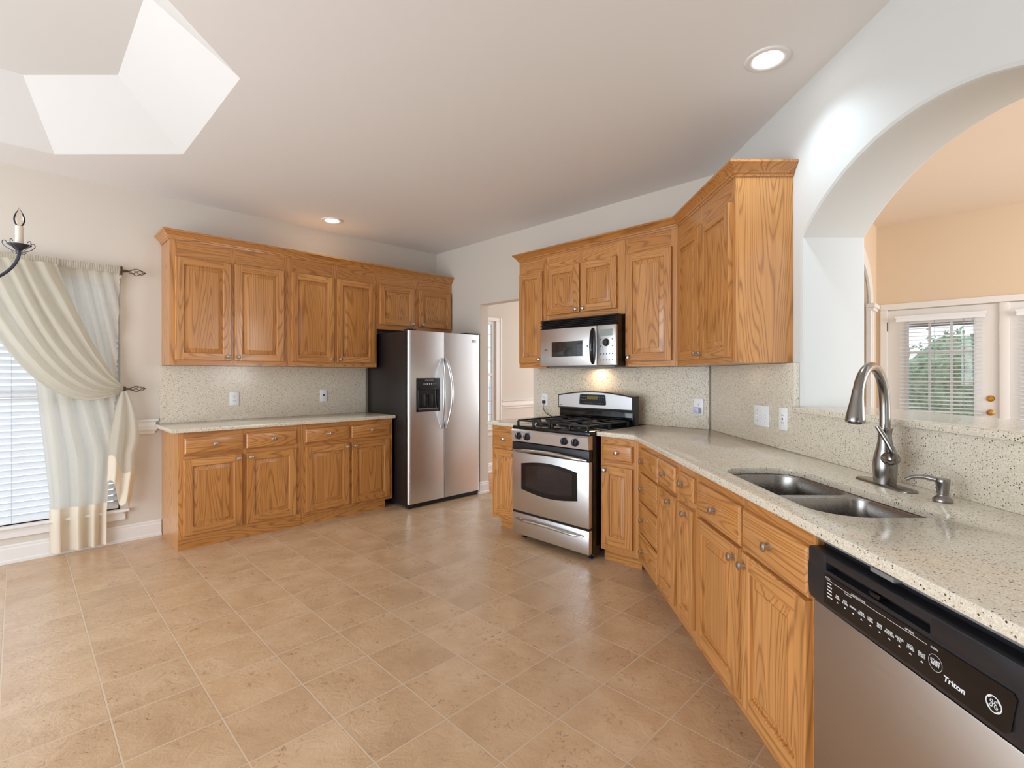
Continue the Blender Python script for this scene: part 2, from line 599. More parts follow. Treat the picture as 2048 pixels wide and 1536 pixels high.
# the ceiling ends at the arch wall: cut it along that wall
bmesh.ops.triangle_fill(t, use_beauty=True, edges=ed)
geom = t.verts[:] + t.edges[:] + t.faces[:]
bmesh.ops.bisect_plane(t, geom=geom, plane_co=dr(0, RW + 0.2, 0), plane_no=(S2, -S2, 0), clear_outer=True)
ext = bmesh.ops.extrude_face_region(t, geom=t.faces[:])
bmesh.ops.translate(t, vec=(0, 0, 0.06), verts=[v for v in ext['geom'] if isinstance(v, bmesh.types.BMVert)])
m = MB(); m._merge(t)
struct(m.build('ceiling', CEIL, smooth=0), 'pale flat kitchen ceiling')
m = MB()
lo, up = octo(HE, HS), octo(UE, US)
m.rings([[(x, y, H) for x, y in lo], [(x, y, TZ) for x, y in up]])
m.face([(x, y, TZ) for x, y in up])
m.rings([[(x, y, H + 0.02) for x, y in offset_poly(lo, 0.05)], [(x, y, TZ + 0.06) for x, y in offset_poly(up, 0.05)]])
m.face([(x, y, TZ + 0.06) for x, y in offset_poly(up, 0.05)])
struct(m.build('ceiling_tray', TRAY, smooth=0), 'octagonal tray with sloped sides recessed into the ceiling')

# arch wall: a thick wall with a segment-headed opening over the bar ledge
AD0, AD1, ASP, AR, ADC, ABOT = 1.14, 2.54, 2.02, 1.03, 1.84, 1.124
zc = ASP - math.sqrt(AR ** 2 - 0.7 ** 2)
a0 = math.acos(0.7 / AR)
NA = 40
outl = [(AD1, ABOT)] + [(ADC + AR * math.cos(a0 + (math.pi - 2 * a0) * i / NA), zc + AR * math.sin(a0 + (math.pi - 2 * a0) * i / NA)) for i in range(NA + 1)] + [(AD0, ABOT)]
WT = 0.326
# frame: x = -d, y = r - RW, z
P = [Vector((-d, z)) for d, z in outl]


def off_open(k):
    out = []
    for i, p in enumerate(P):
        d1 = (p - P[i - 1]).normalized() if i > 0 else None
        d2 = (P[i + 1] - p).normalized() if i < len(P) - 1 else None
        d1 = d1 or d2; d2 = d2 or d1
        n1 = Vector((-d1.y, d1.x)); n2 = Vector((-d2.y, d2.x))
        mm = (n1 + n2).normalized()
        out.append(p + mm * (k / max(0.5, mm.dot(n1))))
    return out


m = MB()
rb = 0.018
prof = [(rb, 0.0), (rb * 0.62, 0.003), (rb * 0.3, rb * 0.3), (0.003, rb * 0.62), (0, rb), (0, WT - rb), (0.003, WT - rb * 0.62), (rb * 0.3, WT - rb * 0.3), (rb * 0.62, WT - 0.003), (rb, WT)]
m.rings([[(q.x, y, q.y) for q in off_open(k)] for k, y in prof], closed=False)
for y in (0.0, WT):
    ring = off_open(rb)
    m.face([(-3.66, y, ABOT), (ring[0].x, y, ABOT), (ring[1].x, y, ring[1].y), (-3.66, y, ring[1].y)])
    m.face([(4.5, y, ABOT), (4.5, y, ring[-2].y), (ring[-2].x, y, ring[-2].y), (ring[-1].x, y, ABOT)])
    m.face([(-3.66, y, ring[1].y), (ring[1].x, y, ring[1].y), (ring[1].x, y, 3.1), (-3.66, y, 3.1)])
    m.face([(ring[-2].x, y, ring[-2].y), (4.5, y, ring[-2].y), (4.5, y, 3.1), (ring[-2].x, y, 3.1)])
    for q, s in zip(ring[1:-2], ring[2:-1]):
        m.face([(q.x, y, q.y), (s.x, y, s.y), (s.x, y, 3.1), (q.x, y, 3.1)])
m.box(-3.66, 4.5, 0, WT, 0, ABOT)
arch = m.build('wall_arch', ARCHP, smooth=30, loc=dr(0, RW), rotz=ROT_S, recalc=False)
struct(arch, 'thick pale wall with a wide arched pass-through above the sink counter')

# family room seen through the arch
FX, FYL, FH = 6.868, 1.043, 2.98
DY0, DY1, DZT = 0.056, 0.943, 2.03
m = MB()
m.box(FX, FX + 0.15, -5.5, -0.86, 0, FH + 0.1); m.box(FX, FX + 0.15, -0.86, DY1 + 0.02, DZT + 0.01, FH + 0.1); m.box(FX, FX + 0.15, DY1 + 0.02, FYL + 0.15, 0, FH + 0.1)
struct(m.build('wall_family', PEACH, smooth=0), 'peach wall around the white glazed doors beyond the arch')
m = MB()
AX0, AX1 = 5.25, 6.42
m.box(AX1, FX, FYL, FYL + 0.15, 0, FH + 0.1); m.box(4.2, AX0, FYL, FYL + 0.15, 0, FH + 0.1)
ac = (AX0 + AX1) / 2; arx = (AX1 - AX0) / 2
na = 16
ap = [(ac + arx * math.cos(math.pi * i / na), 2.06 + 0.42 * math.sin(math.pi * i / na)) for i in range(na + 1)]
for (xa, za), (xb, zb) in zip(ap, ap[1:]):
    m.rings([[(xa, y, za), (xb, y, zb), (xb, y, FH + 0.1), (xa, y, FH + 0.1)] for y in (FYL, FYL + 0.15)], cap0=True, cap1=True)
struct(m.build('wall_hall', PEACH, smooth=0), 'peach side wall with a white arched doorway beyond the arch')
m = MB(); m.box(4.2, FX, 2.05, 2.15, 0, FH)
struct(m.build('wall_passage', TRIM, smooth=0), 'white wall inside the arched doorway')
# white arched casing of the passage
m = MB()
m.bbox(AX1 - 0.02, AX1 + 0.17, FYL - 0.025, FYL + 0.02, 0, 2.02, 0.004)
m.box(AX1 + 0.03, AX1 + 0.12, FYL - 0.032, FYL, 0.12, 2.0)
m.bbox(AX1 - 0.03, AX1 + 0.20, FYL - 0.05, FYL + 0.02, 2.0, 2.03, 0.004)
m.bbox(AX1 - 0.045, AX1 + 0.225, FYL - 0.065, FYL + 0.02, 2.03, 2.075, 0.008)
for (xa, za), (xb, zb) in zip(ap, ap[1:]):
    def outp(x, z, k):
        v = Vector((x - ac, (z - 2.06) * 1.35)); v.normalize()
        return (x + v.x * k, z + v.y * k)
    oa, ob = outp(xa, za, 0.16), outp(xb, zb, 0.16)
    m.rings([[(xa, y, za), (xb, y, zb), (ob[0], y, max(2.07, ob[1])), (oa[0], y, max(2.07, oa[1]))] for y in (FYL - 0.02, FYL + 0.01)], cap0=True, cap1=True)
m.bbox(AX0 - 0.17, AX0 + 0.02, FYL - 0.025, FYL + 0.02, 0, 2.02, 0.004)
struct(m.build('trim_passage', TRIM, smooth=0), 'white arched casing with a capital around the doorway beyond the arch')
m = MB(); m.box(3.3, FX + 0.15, -5.5, FYL + 1.2, FH, FH + 0.1)
fc = m.build('ceiling_family', PEACHC, smooth=0)
t = bmesh.new(); t.from_mesh(fc.data)
bmesh.ops.bisect_plane(t, geom=t.verts[:] + t.edges[:] + t.faces[:], plane_co=dr(0, RW + 0.33, 0), plane_no=(-S2, S2, 0), clear_outer=True)
t.to_mesh(fc.data); t.free()
struct(fc, 'pale peach ceiling of the room beyond the arch')

# glazed french doors (two leaves) with casing
m = MB()
m.bbox(FX - 0.02, FX + 0.02, 0.943, 1.006, 0, 2.0345, 0.004)
m.bbox(FX - 0.02, FX + 0.02, -0.95, 1.006, 2.035, 2.10, 0.004)
m.bbox(FX - 0.02, FX + 0.02, -0.95, -0.86, 0, 2.0345, 0.004)
struct(m.build('trim_french_doors', TRIM, smooth=0), 'white casing around the pair of glazed doors')


def french_leaf(name, y0, y1, label, left):
    e = bpy.data.objects.new(name, None); COL.objects.link(e); e.location = (FX, y0, 0)
    struct(e, label)
    w = y1 - y0
    g0, g1, z0, z1 = 0.18, w - 0.185, 0.30, 1.87
    m = MB()
    m.box(0, 0.045, 0, g0, 0.005, 2.025); m.box(0, 0.045, g1, w, 0.005, 2.025)
    m.box(0, 0.045, g0, g1, 0.005, z0); m.box(0, 0.045, g0, g1, z1, 2.025)
    for a, b, c, d in ((g0 - 0.02, g0, z0 - 0.02, z1 + 0.02), (g1, g1 + 0.02, z0 - 0.02, z1 + 0.02)):
        m.box(-0.008, 0, a, b, c, d)
    for c, d in ((z0 - 0.02, z0), (z1, z1 + 0.02)):
        m.box(-0.008, 0, g0, g1, c, d)
    m.build('door_slab', TRIM, e, smooth=0)
    m = MB()
    for i in (1, 2):
        y = g0 + (g1 - g0) * i / 3
        m.box(0.012, 0.035, y - 0.011, y + 0.011, z0, z1)
    for i in range(1, 5):
        z = z0 + (z1 - z0) * i / 5
        m.box(0.0125, 0.0345, g0, g1, z - 0.0105, z + 0.0105)
    m.build('muntins', TRIM, e, smooth=0)
    m = MB(); m.box(0.022, 0.026, g0, g1, z0, z1); m.build('pane', GLASS, e, smooth=0)
    return e


dl = french_leaf('door_1', 0.056, 0.943, 'white glazed door with brass knob and deadbolt beyond the arch', True)
m = MB()
ax = Matrix.Translation((0, 0.06, 0.94)) @ Matrix.Rotation(R(-90), 4, 'Y')
m.lathe([(0.028, 0), (0.030, 0.004), (0.022, 0.008), (0.011, 0.012), (0.011, 0.03), (0.024, 0.036), (0.028, 0.046), (0.026, 0.058), (0.014, 0.064)], ax, 20)
m.build('door_knob', BRASS, dl)
m = MB()
ax = Matrix.Translation((0, 0.06, 1.08)) @ Matrix.Rotation(R(-90), 4, 'Y')
m.lathe([(0.030, 0), (0.031, 0.006), (0.024, 0.014), (0.014, 0.016), (0.012, 0.02)], ax, 20)
m.build('deadbolt', BRASS, dl)
m = MB()
for z in (1.85, 0.25):
    m.tube([(-0.012, 0.889, z - 0.05), (-0.012, 0.889, z + 0.05)], 0.008, 8)
m.build('hinges', plain('hinge_bronze', srgb(96, 70, 54), 0.4, 0.7), dl)
d2 = french_leaf('door_2', -0.85, 0.037, 'white fixed glazed door leaf cut off by the right edge of the photo', False)
m = MB()
m.bbox(-0.028, 0.0, 0.83, 0.905, 0.0, 2.03, 0.008)
m.build('astragal', TRIM, d2)


# unseen walls added behind the camera to block light from the rear
m = MB()
m.box(-2.6, 1.0, -4.6, -4.48, 0, H)
m.box(-2.6, -2.48, -4.48, -0.30, 0, H)
struct(m.build('wall_rear_blocker', WALL, smooth=0), 'unseen cream wall added behind the camera to block light')

# ------------------------------------------------------------------ blinds
def blind(name, label, cat, origin, rotz, w, z0, z1, pitch, slat_w, tilt, ladders, val_h=0.065, group=None, val_over=0.02):
    e = thing(name, label, cat, origin, rotz, group)
    m = MB()
    n = int((z1 - z0 - val_h) / pitch)
    for i in range(n):
        z = z0 + 0.03 + pitch * i
        mx = Matrix.Translation((w / 2, 0, z)) @ Matrix.Rotation(tilt, 4, 'X')
        hw = slat_w / 2
        pr = [(-hw, 0.0), (-hw * 0.5, 0.0015), (0, 0.002), (hw * 0.5, 0.0015), (hw, 0.0)]
        top = [(y, zz + 0.0012) for y, zz in pr]; bot = [(y, zz - 0.0012) for y, zz in pr][::-1]
        loop = top + bot
        m.rings([[mx @ Vector((x, y, zz)) for y, zz in loop] for x in (-w / 2, w / 2)], cap0=True, cap1=True)
    m.build('slats', SLAT, e, smooth=30)
    m = MB(); m.bbox(0, w, -slat_w * 0.5, slat_w * 0.5, z0 - 0.005, z0 + 0.018, 0.004); m.build('bottom_rail', SLAT, e)
    m = MB()
    sweep(m, [(0, z1 - val_h), (0.006, z1 - val_h), (0.008, z1 - val_h + 0.015), (0.004, z1 - 0.03), (0.016, z1 - 0.012), (0.018, z1), (0, z1)], [(w + val_over, 0.0), (w + val_over, -slat_w * 0.75), (-val_over, -slat_w * 0.75), (-val_over, 0.0)][::-1])
    m.build('valance', SLAT, e, smooth=30)
    m = MB()
    for x in ladders:
        for y in (-slat_w * 0.5, slat_w * 0.5):
            m.tube([(x, y, z0), (x, y, z1 - 0.02)], 0.0011, 5)
    m.build('ladder_cords', plain('blind_cord', srgb(150, 160, 170), 0.7), e)
    return e


# ------------------------------------------------------------------ kitchen window on the left wall
w1 = bpy.data.objects.new('window_1', None); COL.objects.link(w1); w1.location = (WX0, YW, WZ0)
struct(w1, 'tall kitchen window behind the blind and the curtain')
ww, wh = WX1 - WX0, WZ1 - WZ0
m = MB()
for a, b in ((0, 0.035), (ww / 2 - 0.035, ww / 2 + 0.035), (ww - 0.035, ww)):
    m.box(a, b, 0.05, 0.11, 0, wh)
for c, d in ((0, 0.045), (wh / 2 - 0.03, wh / 2 + 0.03), (wh - 0.04, wh)):
    m.box(0, ww, 0.055, 0.105, c, d)
m.build('window_frame', TRIM, w1, smooth=0)
m = MB(); m.box(0.02, ww - 0.02, 0.078, 0.082, 0.02, wh - 0.02); m.build('pane', GLASS, w1, smooth=0)
m = MB()
m.bbox(-0.05, ww + 0.055, -0.045, 0.06, -0.022, 0.0, 0.006)
m.box(-0.03, ww + 0.03, -0.018, 0.0, -0.085, -0.022); m.box(-0.02, ww + 0.02, -0.024, 0.0, -0.04, -0.022)
m.build('window_sill', TRIM, w1, smooth=0)
blind('window_blind', 'white slatted blind in the left wall window, half covered by the curtain', 'blind', (WX0 + 0.012, YW + 0.025, 0), 0, ww - 0.024, WZ0 + 0.012, WZ1 - 0.005, 0.046, 0.052, R(34), [0.1, 0.48, 0.86, 1.01, 1.35, 1.52], val_over=0.0)

# dining window
w2 = bpy.data.objects.new('window_2', None); COL.objects.link(w2); w2.location = (DX0, YW, DZ0)
struct(w2, 'narrow bright window with small panes beyond the opening by the refrigerator')
ww, wh = DX1 - DX0, DZ1 - DZ0
m = MB()
m.bbox(-0.11, 0.0, -0.02, 0.0, 0.0, wh - 0.0005, 0.004); m.bbox(ww, ww + 0.105, -0.02, 0.0, 0.0, wh - 0.0005, 0.004)
m.bbox(-0.11, ww + 0.105, -0.02, 0.0, wh, wh + 0.05, 0.004)
m.box(ww + 0.080, ww + 0.1045, -0.028, -0.001, 0.001, wh + 0.049); m.box(ww + 0.001, ww + 0.018, -0.026, -0.001, 0.001, wh - 0.001)
for a, b in ((0, 0.047), (ww - 0.047, ww)):
    m.box(a, b, 0.002, 0.06, 0, wh)
for c, d in ((0.001, 0.05), (wh - 0.045, wh - 0.001), (wh / 2 - 0.02, wh / 2 + 0.02)):
    m.box(0.001, ww - 0.001, 0.004, 0.058, c, d)
m.build('window_frame', TRIM, w2, smooth=0)
m = MB()
for i in range(1, 8):
    if i != 4:
        m.box(0.046, ww - 0.046, 0.014, 0.034, wh * i / 8 - 0.007, wh * i / 8 + 0.007)
m.box(ww / 2 - 0.007, ww / 2 + 0.007, 0.0135, 0.0345, 0.05, wh - 0.045)
m.build('muntins', TRIM, w2, smooth=0)
m = MB(); m.box(0.03, ww - 0.03, 0.022, 0.026, 0.03, wh - 0.03); m.build('pane', GLASS, w2, smooth=0)
m = MB(); m.bbox(-0.13, ww + 0.125, -0.05, -0.0005, -0.03, -0.0005, 0.006); m.box(-0.11, ww + 0.105, -0.018, 0, -0.10, -0.0305)
m.build('window_sill', TRIM, w2, smooth=0)

# baseboards and chair rails
BB = [(0, 0), (0.022, 0), (0.022, 0.018), (0.014, 0.024), (0.014, 0.098), (0.010, 0.108), (0.012, 0.118), (0.006, 0.128), (0, 0.128)]
CR = [(0, 0.838), (0.012, 0.838), (0.014, 0.856), (0.028, 0.872), (0.030, 0.890), (0.016, 0.898), (0.018, 0.930), (0.034, 0.944), (0.036, 0.957), (0, 0.957)]
m = MB(); sweep(m, BB, [(-2.6, YW - 0.0005), (0.842, YW - 0.0005)])
struct(m.build('baseboard_left', TRIM, smooth=20), 'white baseboard under the curtained window')
m = MB(); sweep(m, BB, [(XW + 0.121, YW - 0.0005), (7.2, YW - 0.0005)])
struct(m.build('baseboard_dining', TRIM, smooth=20), 'white baseboard of the dining room')
m = MB(); sweep(m, BB, [(XW - 0.0005, OY1 + 0.05), (XW - 0.0005, OY1 - 0.0005), (XW + 0.12, OY1 - 0.0005)])
struct(m.build('baseboard_opening', TRIM, smooth=20), 'white baseboard at the opening beside the refrigerator')
m = MB(); sweep(m, CR, [(0.60, YW - 0.0005), (0.785, YW - 0.0005), (0.785, YW + 0.03)])
struct(m.build('trim_1', TRIM, smooth=20), 'short white chair rail between the window and the left counter')
m = MB(); sweep(m, [(o, z + 0.012) for o, z in CR], [(4.722, YW - 0.0005), (7.2, YW - 0.0005)])
struct(m.build('trim_2', TRIM, smooth=20), 'white chair rail of the dining room beyond the opening')

# ------------------------------------------------------------------ cabinets
knob_mesh = None


def knob(parent, x, z, y, s=1.0):
    """Mushroom knob on a front at height y (front plane)."""
    global knob_mesh
    if knob_mesh is None:
        m = MB()
        mx = Matrix.Rotation(R(90), 4, 'X')
        m.lathe([(0.0098, 0.0), (0.0100, 0.002), (0.0065, 0.0045), (0.0055, 0.010), (0.0068, 0.014), (0.0135, 0.0165), (0.0158, 0.0205), (0.0150, 0.0245), (0.010, 0.0275), (0.004, 0.0285)], mx, 24)
        o = m.build('knob', NICK, parent)
        knob_mesh = o.data
    else:
        o = bpy.data.objects.new('knob', knob_mesh); COL.objects.link(o); o.parent = parent
    o.location = (x, y, z)
    return o


T = 0.022          # thickness of doors and drawer fronts


def door_mesh(x0, x1, z0, z1, fr=0.055):
    """A raised-panel oak door, front towards -y."""
    m = MB()
    w = min(x1 - x0, z1 - z0)
    fr = min(fr, w * 0.24)

    def rect(i, y):
        return [(x0 + i, y, z0 + i), (x1 - i, y, z0 + i), (x1 - i, y, z1 - i), (x0 + i, y, z1 - i)]
    m.rings([rect(0, 0), rect(0, -T + 0.005), rect(0.0015, -T + 0.0015), rect(0.005, -T)], 0, cap0=True)
    a, b = 0.005, fr
    y = -T
    m.face([(x0 + a, y, z0 + a), (x0 + b, y, z0 + a), (x0 + b, y, z1 - a), (x0 + a, y, z1 - a)], 0)
    m.face([(x1 - b, y, z0 + a), (x1 - a, y, z0 + a), (x1 - a, y, z1 - a), (x1 - b, y, z1 - a)], 0)
    m.face([(x0 + b, y, z0 + a), (x1 - b, y, z0 + a), (x1 - b, y, z0 + b), (x0 + b, y, z0 + b)], 1)
    m.face([(x0 + b, y, z1 - b), (x1 - b, y, z1 - b), (x1 - b, y, z1 - a), (x0 + b, y, z1 - a)], 1)
    m.rings([rect(b, -T), rect(b + 0.002, -T + 0.001), rect(b + 0.005, -T + 0.003), rect(b + 0.007, -T + 0.013)], 0)
    rz = min(0.030, w * 0.10)
    m.rings([rect(b + 0.007, -T + 0.013), rect(b + 0.010, -T + 0.014), rect(b + 0.010 + rz, -T + 0.005), rect(b + 0.0108 + rz, -T + 0.002)], 0, cap1=True)
    return m


def drawer_mesh(x0, x1, z0, z1):
    m = MB()

    def rect(i, y):
        return [(x0 + i, y, z0 + i), (x1 - i, y, z0 + i), (x1 - i, y, z1 - i), (x0 + i, y, z1 - i)]
    m.rings([rect(0, 0), rect(0, -T + 0.008), rect(0.0015, -T + 0.0055), rect(0.006, -T + 0.003), rect(0.008, -T + 0.0008), rect(0.010, -T)], 1, cap0=True, cap1=True)
    return m


def cabinet(name, label, cat, p, rotz, w, dep, z0, z1, fronts, stiles, toe=None, body_top=None, group=None, toe_x=None):
    """Oak cabinet. Local x runs along the front, y into the wall; p is the front left corner (world)."""
    e = thing(name, label, cat, (p[0], p[1], 0), rotz, group)
    m = MB()
    m.box(0.0006, w - 0.0006, 0.019, dep, z0, body_top or z1, 0)
    if body_top:
        m.box(0.0006, 0.018, 0.019, dep, body_top, z1, 0); m.box(w - 0.018, w - 0.0006, 0.019, dep, body_top, z1, 0)
    m.build('body', OAK, e, smooth=0)
    # face frame: stiles upright, the rest level grain
    xs = sorted(set([0.0006, w - 0.0006] + [min(max(x, 0.0006), w - 0.0006) for s in stiles for x in s]))
    m = MB()
    for a, b in zip(xs, xs[1:]):
        mid = (a + b) / 2
        st = any(s[0] <= mid <= s[1] for s in stiles)
        m.box(a, b, 0.0 if st else 0.0003, 0.019, z0, z1, 0 if st else 1)
    m.build('face_frame', OAK, e, smooth=0)
    if toe:
        rec, h0 = toe
        a, b = toe_x or (0.0, w)
        m = MB(); m.box(a + 0.0006, b - 0.0006, rec, rec + 0.015, 0.0, z0, 1)
        m.box(a + 0.0006, a + 0.015, rec + 0.0152, dep, 0.0, z0, 0); m.box(b - 0.015, b - 0.0006, rec + 0.0152, dep, 0.0, z0, 0)
        m.build('toe_kick', OAK, e, smooth=0)
    for f in fronts:
        k, x0, x1, fz0, fz1, kx, kz = f
        mm = door_mesh(x0, x1, fz0, fz1) if k == 'door' else drawer_mesh(x0, x1, fz0, fz1)
        o = mm.build('door' if k == 'door' else 'drawer', OAK, e, smooth=25)
        if kx is not None:
            knob(o, kx, kz, -T)
    return e


def doorpair(x0, xa, xb, x1, z0, z1, kz):
    return [('door', x0, xa, z0, z1, xa - 0.028, kz), ('door', xb, x1, z0, z1, xb + 0.028, kz)]


# left wall: three upper cabinets
UF = 4.637
UB, UT = 1.395, 2.385
def UL(x):
    return x
cabinet('upper_cabinet', 'oak upper cabinet with two tall doors at the curtain end of the left wall', 'cabinet', (0.844, UF), ROT_L, 0.896, YW - UF - 0.001, UB, UT,
        doorpair(0.034, 0.432, 0.459, 0.862, 1.434, 2.253, 1.468), [(0, 0.05), (0.42, 0.47), (0.855, 0.896)])
cabinet('upper_cabinet', 'oak upper cabinet with two tall doors next to the refrigerator', 'cabinet', (1.740, UF), ROT_L, 0.905, YW - UF - 0.001, UB, UT,
        doorpair(0.034, 0.437, 0.469, 0.876, 1.438, 2.254, 1.470), [(0, 0.05), (0.43, 0.476), (0.87, 0.905)])
cabinet('upper_cabinet', 'short oak cabinet with two small doors above the refrigerator', 'cabinet', (2.645, UF), ROT_L, 0.98, YW - UF - 0.001, 1.795, UT,
        doorpair(0.031, 0.454, 0.519, 0.959, 1.845, 2.262, 1.872), [(0, 0.04), (0.45, 0.524), (0.95, 0.98)])
CROWN = [(0.0, 0.0), (0.006, 0.0), (0.008, 0.012), (0.014, 0.014), (0.016, 0.024), (0.020, 0.028), (0.030, 0.040), (0.042, 0.054), (0.050, 0.058), (0.050, 0.070), (0.0, 0.070)]
m = MB(); sweep(m, [(o, z + UT) for o, z in CROWN], [(0.8435, YW - 0.002), (0.8435, UF - 0.0005), (3.6255, UF - 0.0005)][::1][::-1] if False else [(0.8435, YW - 0.002), (0.8435, UF - 0.0005), (3.627, UF - 0.0005)], 1)
tag(m.build('crown_moulding', OAK, smooth=25), 'long oak crown moulding along the tops of the left wall cabinets', 'moulding')

# left wall: two base cabinets
BF = 4.357
BZ = 0.082
cabinet('base_cabinet', 'oak base cabinet with two drawers and two doors, nearest the curtain', 'cabinet', (0.845, BF), ROT_L, 0.904, YW - BF - 0.001, BZ, 0.884,
        [('drawer', 0.040, 0.442, 0.721, 0.841, 0.24, 0.785), ('drawer', 0.464, 0.864, 0.721, 0.841, 0.665, 0.785)] +
        doorpair(0.033, 0.433, 0.467, 0.861, 0.110, 0.683, 0.650), [(0, 0.04), (0.435, 0.470), (0.860, 0.904)], toe=(0.006, 0))
cabinet('base_cabinet', 'oak base cabinet with two drawers and two doors, next to the refrigerator', 'cabinet', (1.749, BF), ROT_L, 0.911, YW - BF - 0.001, BZ, 0.884,
        [('drawer', 0.038, 0.444, 0.721, 0.841, 0.24, 0.785), ('drawer', 0.467, 0.877, 0.721, 0.841, 0.672, 0.785)] +
        doorpair(0.040, 0.446, 0.471, 0.872, 0.110, 0.683, 0.650), [(0, 0.045), (0.44, 0.475), (0.87, 0.911)], toe=(0.010, 0), toe_x=(0, 0.835))

# range wall: upper cabinets
RF = 3.335
RB, RT = 1.380, 2.366
RDEP = XW - RF - 0.001
cabinet('upper_cabinet', 'narrow oak upper cabinet with one door at the dining room side of the microwave', 'cabinet', (RF, 3.235), ROT_R, 0.335, RDEP, RB, RT,
        [('door', 0.012, 0.298, 1.424, 2.247, 0.270, 1.455)], [(0, 0.02), (0.29, 0.335)])
cabinet('upper_cabinet', 'short oak cabinet with two small doors above the microwave', 'cabinet', (RF, 2.900), ROT_R, 0.808, RDEP, 1.79, RT,
        doorpair(0.018, 0.373, 0.392, 0.738, 1.840, 2.250, 1.868), [(0, 0.03), (0.36, 0.40), (0.735, 0.808)])
cabinet('upper_cabinet', 'tall oak upper cabinet with one door on the sink side of the microwave', 'cabinet', (RF, 2.091), ROT_R, 0.430, RDEP, RB, RT,
        [('door', 0.010, 0.388, 1.420, 2.240, 0.040, 1.450)], [(0, 0.02), (0.38, 0.430)])
# corner cabinet beside the arch, in plan a five-sided box
CR_R, CD0, CD1 = 1.184, 2.62, 3.530
bend = dr(CD1, CR_R)
ec = cabinet('corner_upper_cabinet', 'oak corner upper cabinet with two doors and a broad plain side, beside the arch', 'cabinet', (bend.x, bend.y), ROT_S, CD1 - CD0, RW - CR_R - 0.001, RB, RT,
             [('door', 0.045, 0.432, 1.416, 2.243, 0.404, 1.448), ('door', 0.460, 0.869, 1.412, 2.243, 0.488, 1.445)],
             [(0, 0.05), (0.425, 0.467), (0.865, 0.91)])
pth = [(RF + 0.0005, 3.2355), (RF - 0.0005, 3.2355)]
m = MB()
bp = dr(CD1 - 0.0, CR_R - 0.0005); ep = dr(CD0 - 0.0005, CR_R - 0.0005); wp = dr(CD0 - 0.0005, RW - 0.003)
sweep(m, [(o, z + RT) for o, z in CROWN], [(XW - 0.002, 3.2355), (RF - 0.0005, 3.2355), (bp.x, bp.y), (ep.x, ep.y), (wp.x, wp.y)], 2)
tag(m.build('crown_moulding', OAK, smooth=25), 'bent oak crown moulding along the tops of the stove wall and corner cabinets', 'moulding')

# range wall: base cabinets
XF = 2.935
cabinet('base_cabinet', 'narrow oak base cabinet with one drawer and door, on the refrigerator side of the stove', 'cabinet', (XF, 3.175), ROT_R, 0.340, XW - XF - 0.001, 0.085, 0.884,
        [('drawer', 0.030, 0.322, 0.712, 0.828, 0.165, 0.775), ('door', 0.022, 0.322, 0.125, 0.683, 0.295, 0.650)], [(0, 0.03), (0.31, 0.34)], toe=(0.06, 0), toe_x=(0.045, 0.340))
cabinet('base_cabinet', 'oak base cabinet with one drawer and one door, on the sink side of the stove', 'cabinet', (XF, 2.040), ROT_R, 0.300, XW - XF - 0.001, 0.085, 0.884,
        [('drawer', 0.022, 0.262, 0.722, 0.832, 0.145, 0.780), ('door', 0.018, 0.262, 0.132, 0.680, 0.046, 0.650)], [(0, 0.03), (0.255, 0.30)], toe=(0.045, 0))

# sink run
SF = 0.845


def sink_cab(name, label, d_left, d_right, fronts, stiles, dep=None, bt=None):
    p = dr(d_left, SF)
    return cabinet(name, label, 'cabinet', (p.x, p.y), ROT_S, d_left - d_right, dep or (RW - SF - 0.001), 0.082, 0.884, fronts, stiles, toe=(0.075, 0), body_top=bt)


fr = [('drawer', 0.075, 0.478, 0.694, 0.842, 0.19, 0.768), ('drawer', 0.075, 0.478, 0.506, 0.684, 0.19, 0.596), ('drawer', 0.075, 0.478, 0.304, 0.496, 0.19, 0.398), ('drawer', 0.075, 0.478, 0.105, 0.293, 0.19, 0.200)]
sink_cab('drawer_cabinet', 'oak cabinet with a stack of four drawers in the corner between stove and sink', 3.304, 2.820, fr, [(0, 0.06), (0.47, 0.484)], 0.52)
sink_cab('base_cabinet', 'narrow oak base cabinet with drawer and door, right beside the four-drawer stack', 2.820, 2.492,
         [('drawer', 0.010, 0.304, 0.715, 0.844, 0.15, 0.780), ('door', 0.006, 0.300, 0.136, 0.690, 0.235, 0.655)], [(0, 0.01), (0.295, 0.328)])
sink_cab('base_cabinet', 'narrowest oak base cabinet with drawer and door, left of the sink cabinet', 2.492, 2.235,
         [('drawer', 0.038, 0.229, 0.726, 0.840, 0.105, 0.790), ('door', 0.012, 0.222, 0.142, 0.686, 0.145, 0.655)], [(0, 0.03), (0.22, 0.257)])
sink_cab('sink_cabinet', 'wide oak cabinet with two false drawer fronts and two doors under the sink', 2.235, 1.368,
         [('drawer', 0.027, 0.440, 0.692, 0.838, 0.225, 0.765), ('drawer', 0.458, 0.850, 0.690, 0.834, 0.652, 0.765)] +
         doorpair(0.022, 0.425, 0.455, 0.846, 0.130, 0.681, 0.640), [(0, 0.03), (0.42, 0.46), (0.845, 0.867)], bt=0.66)

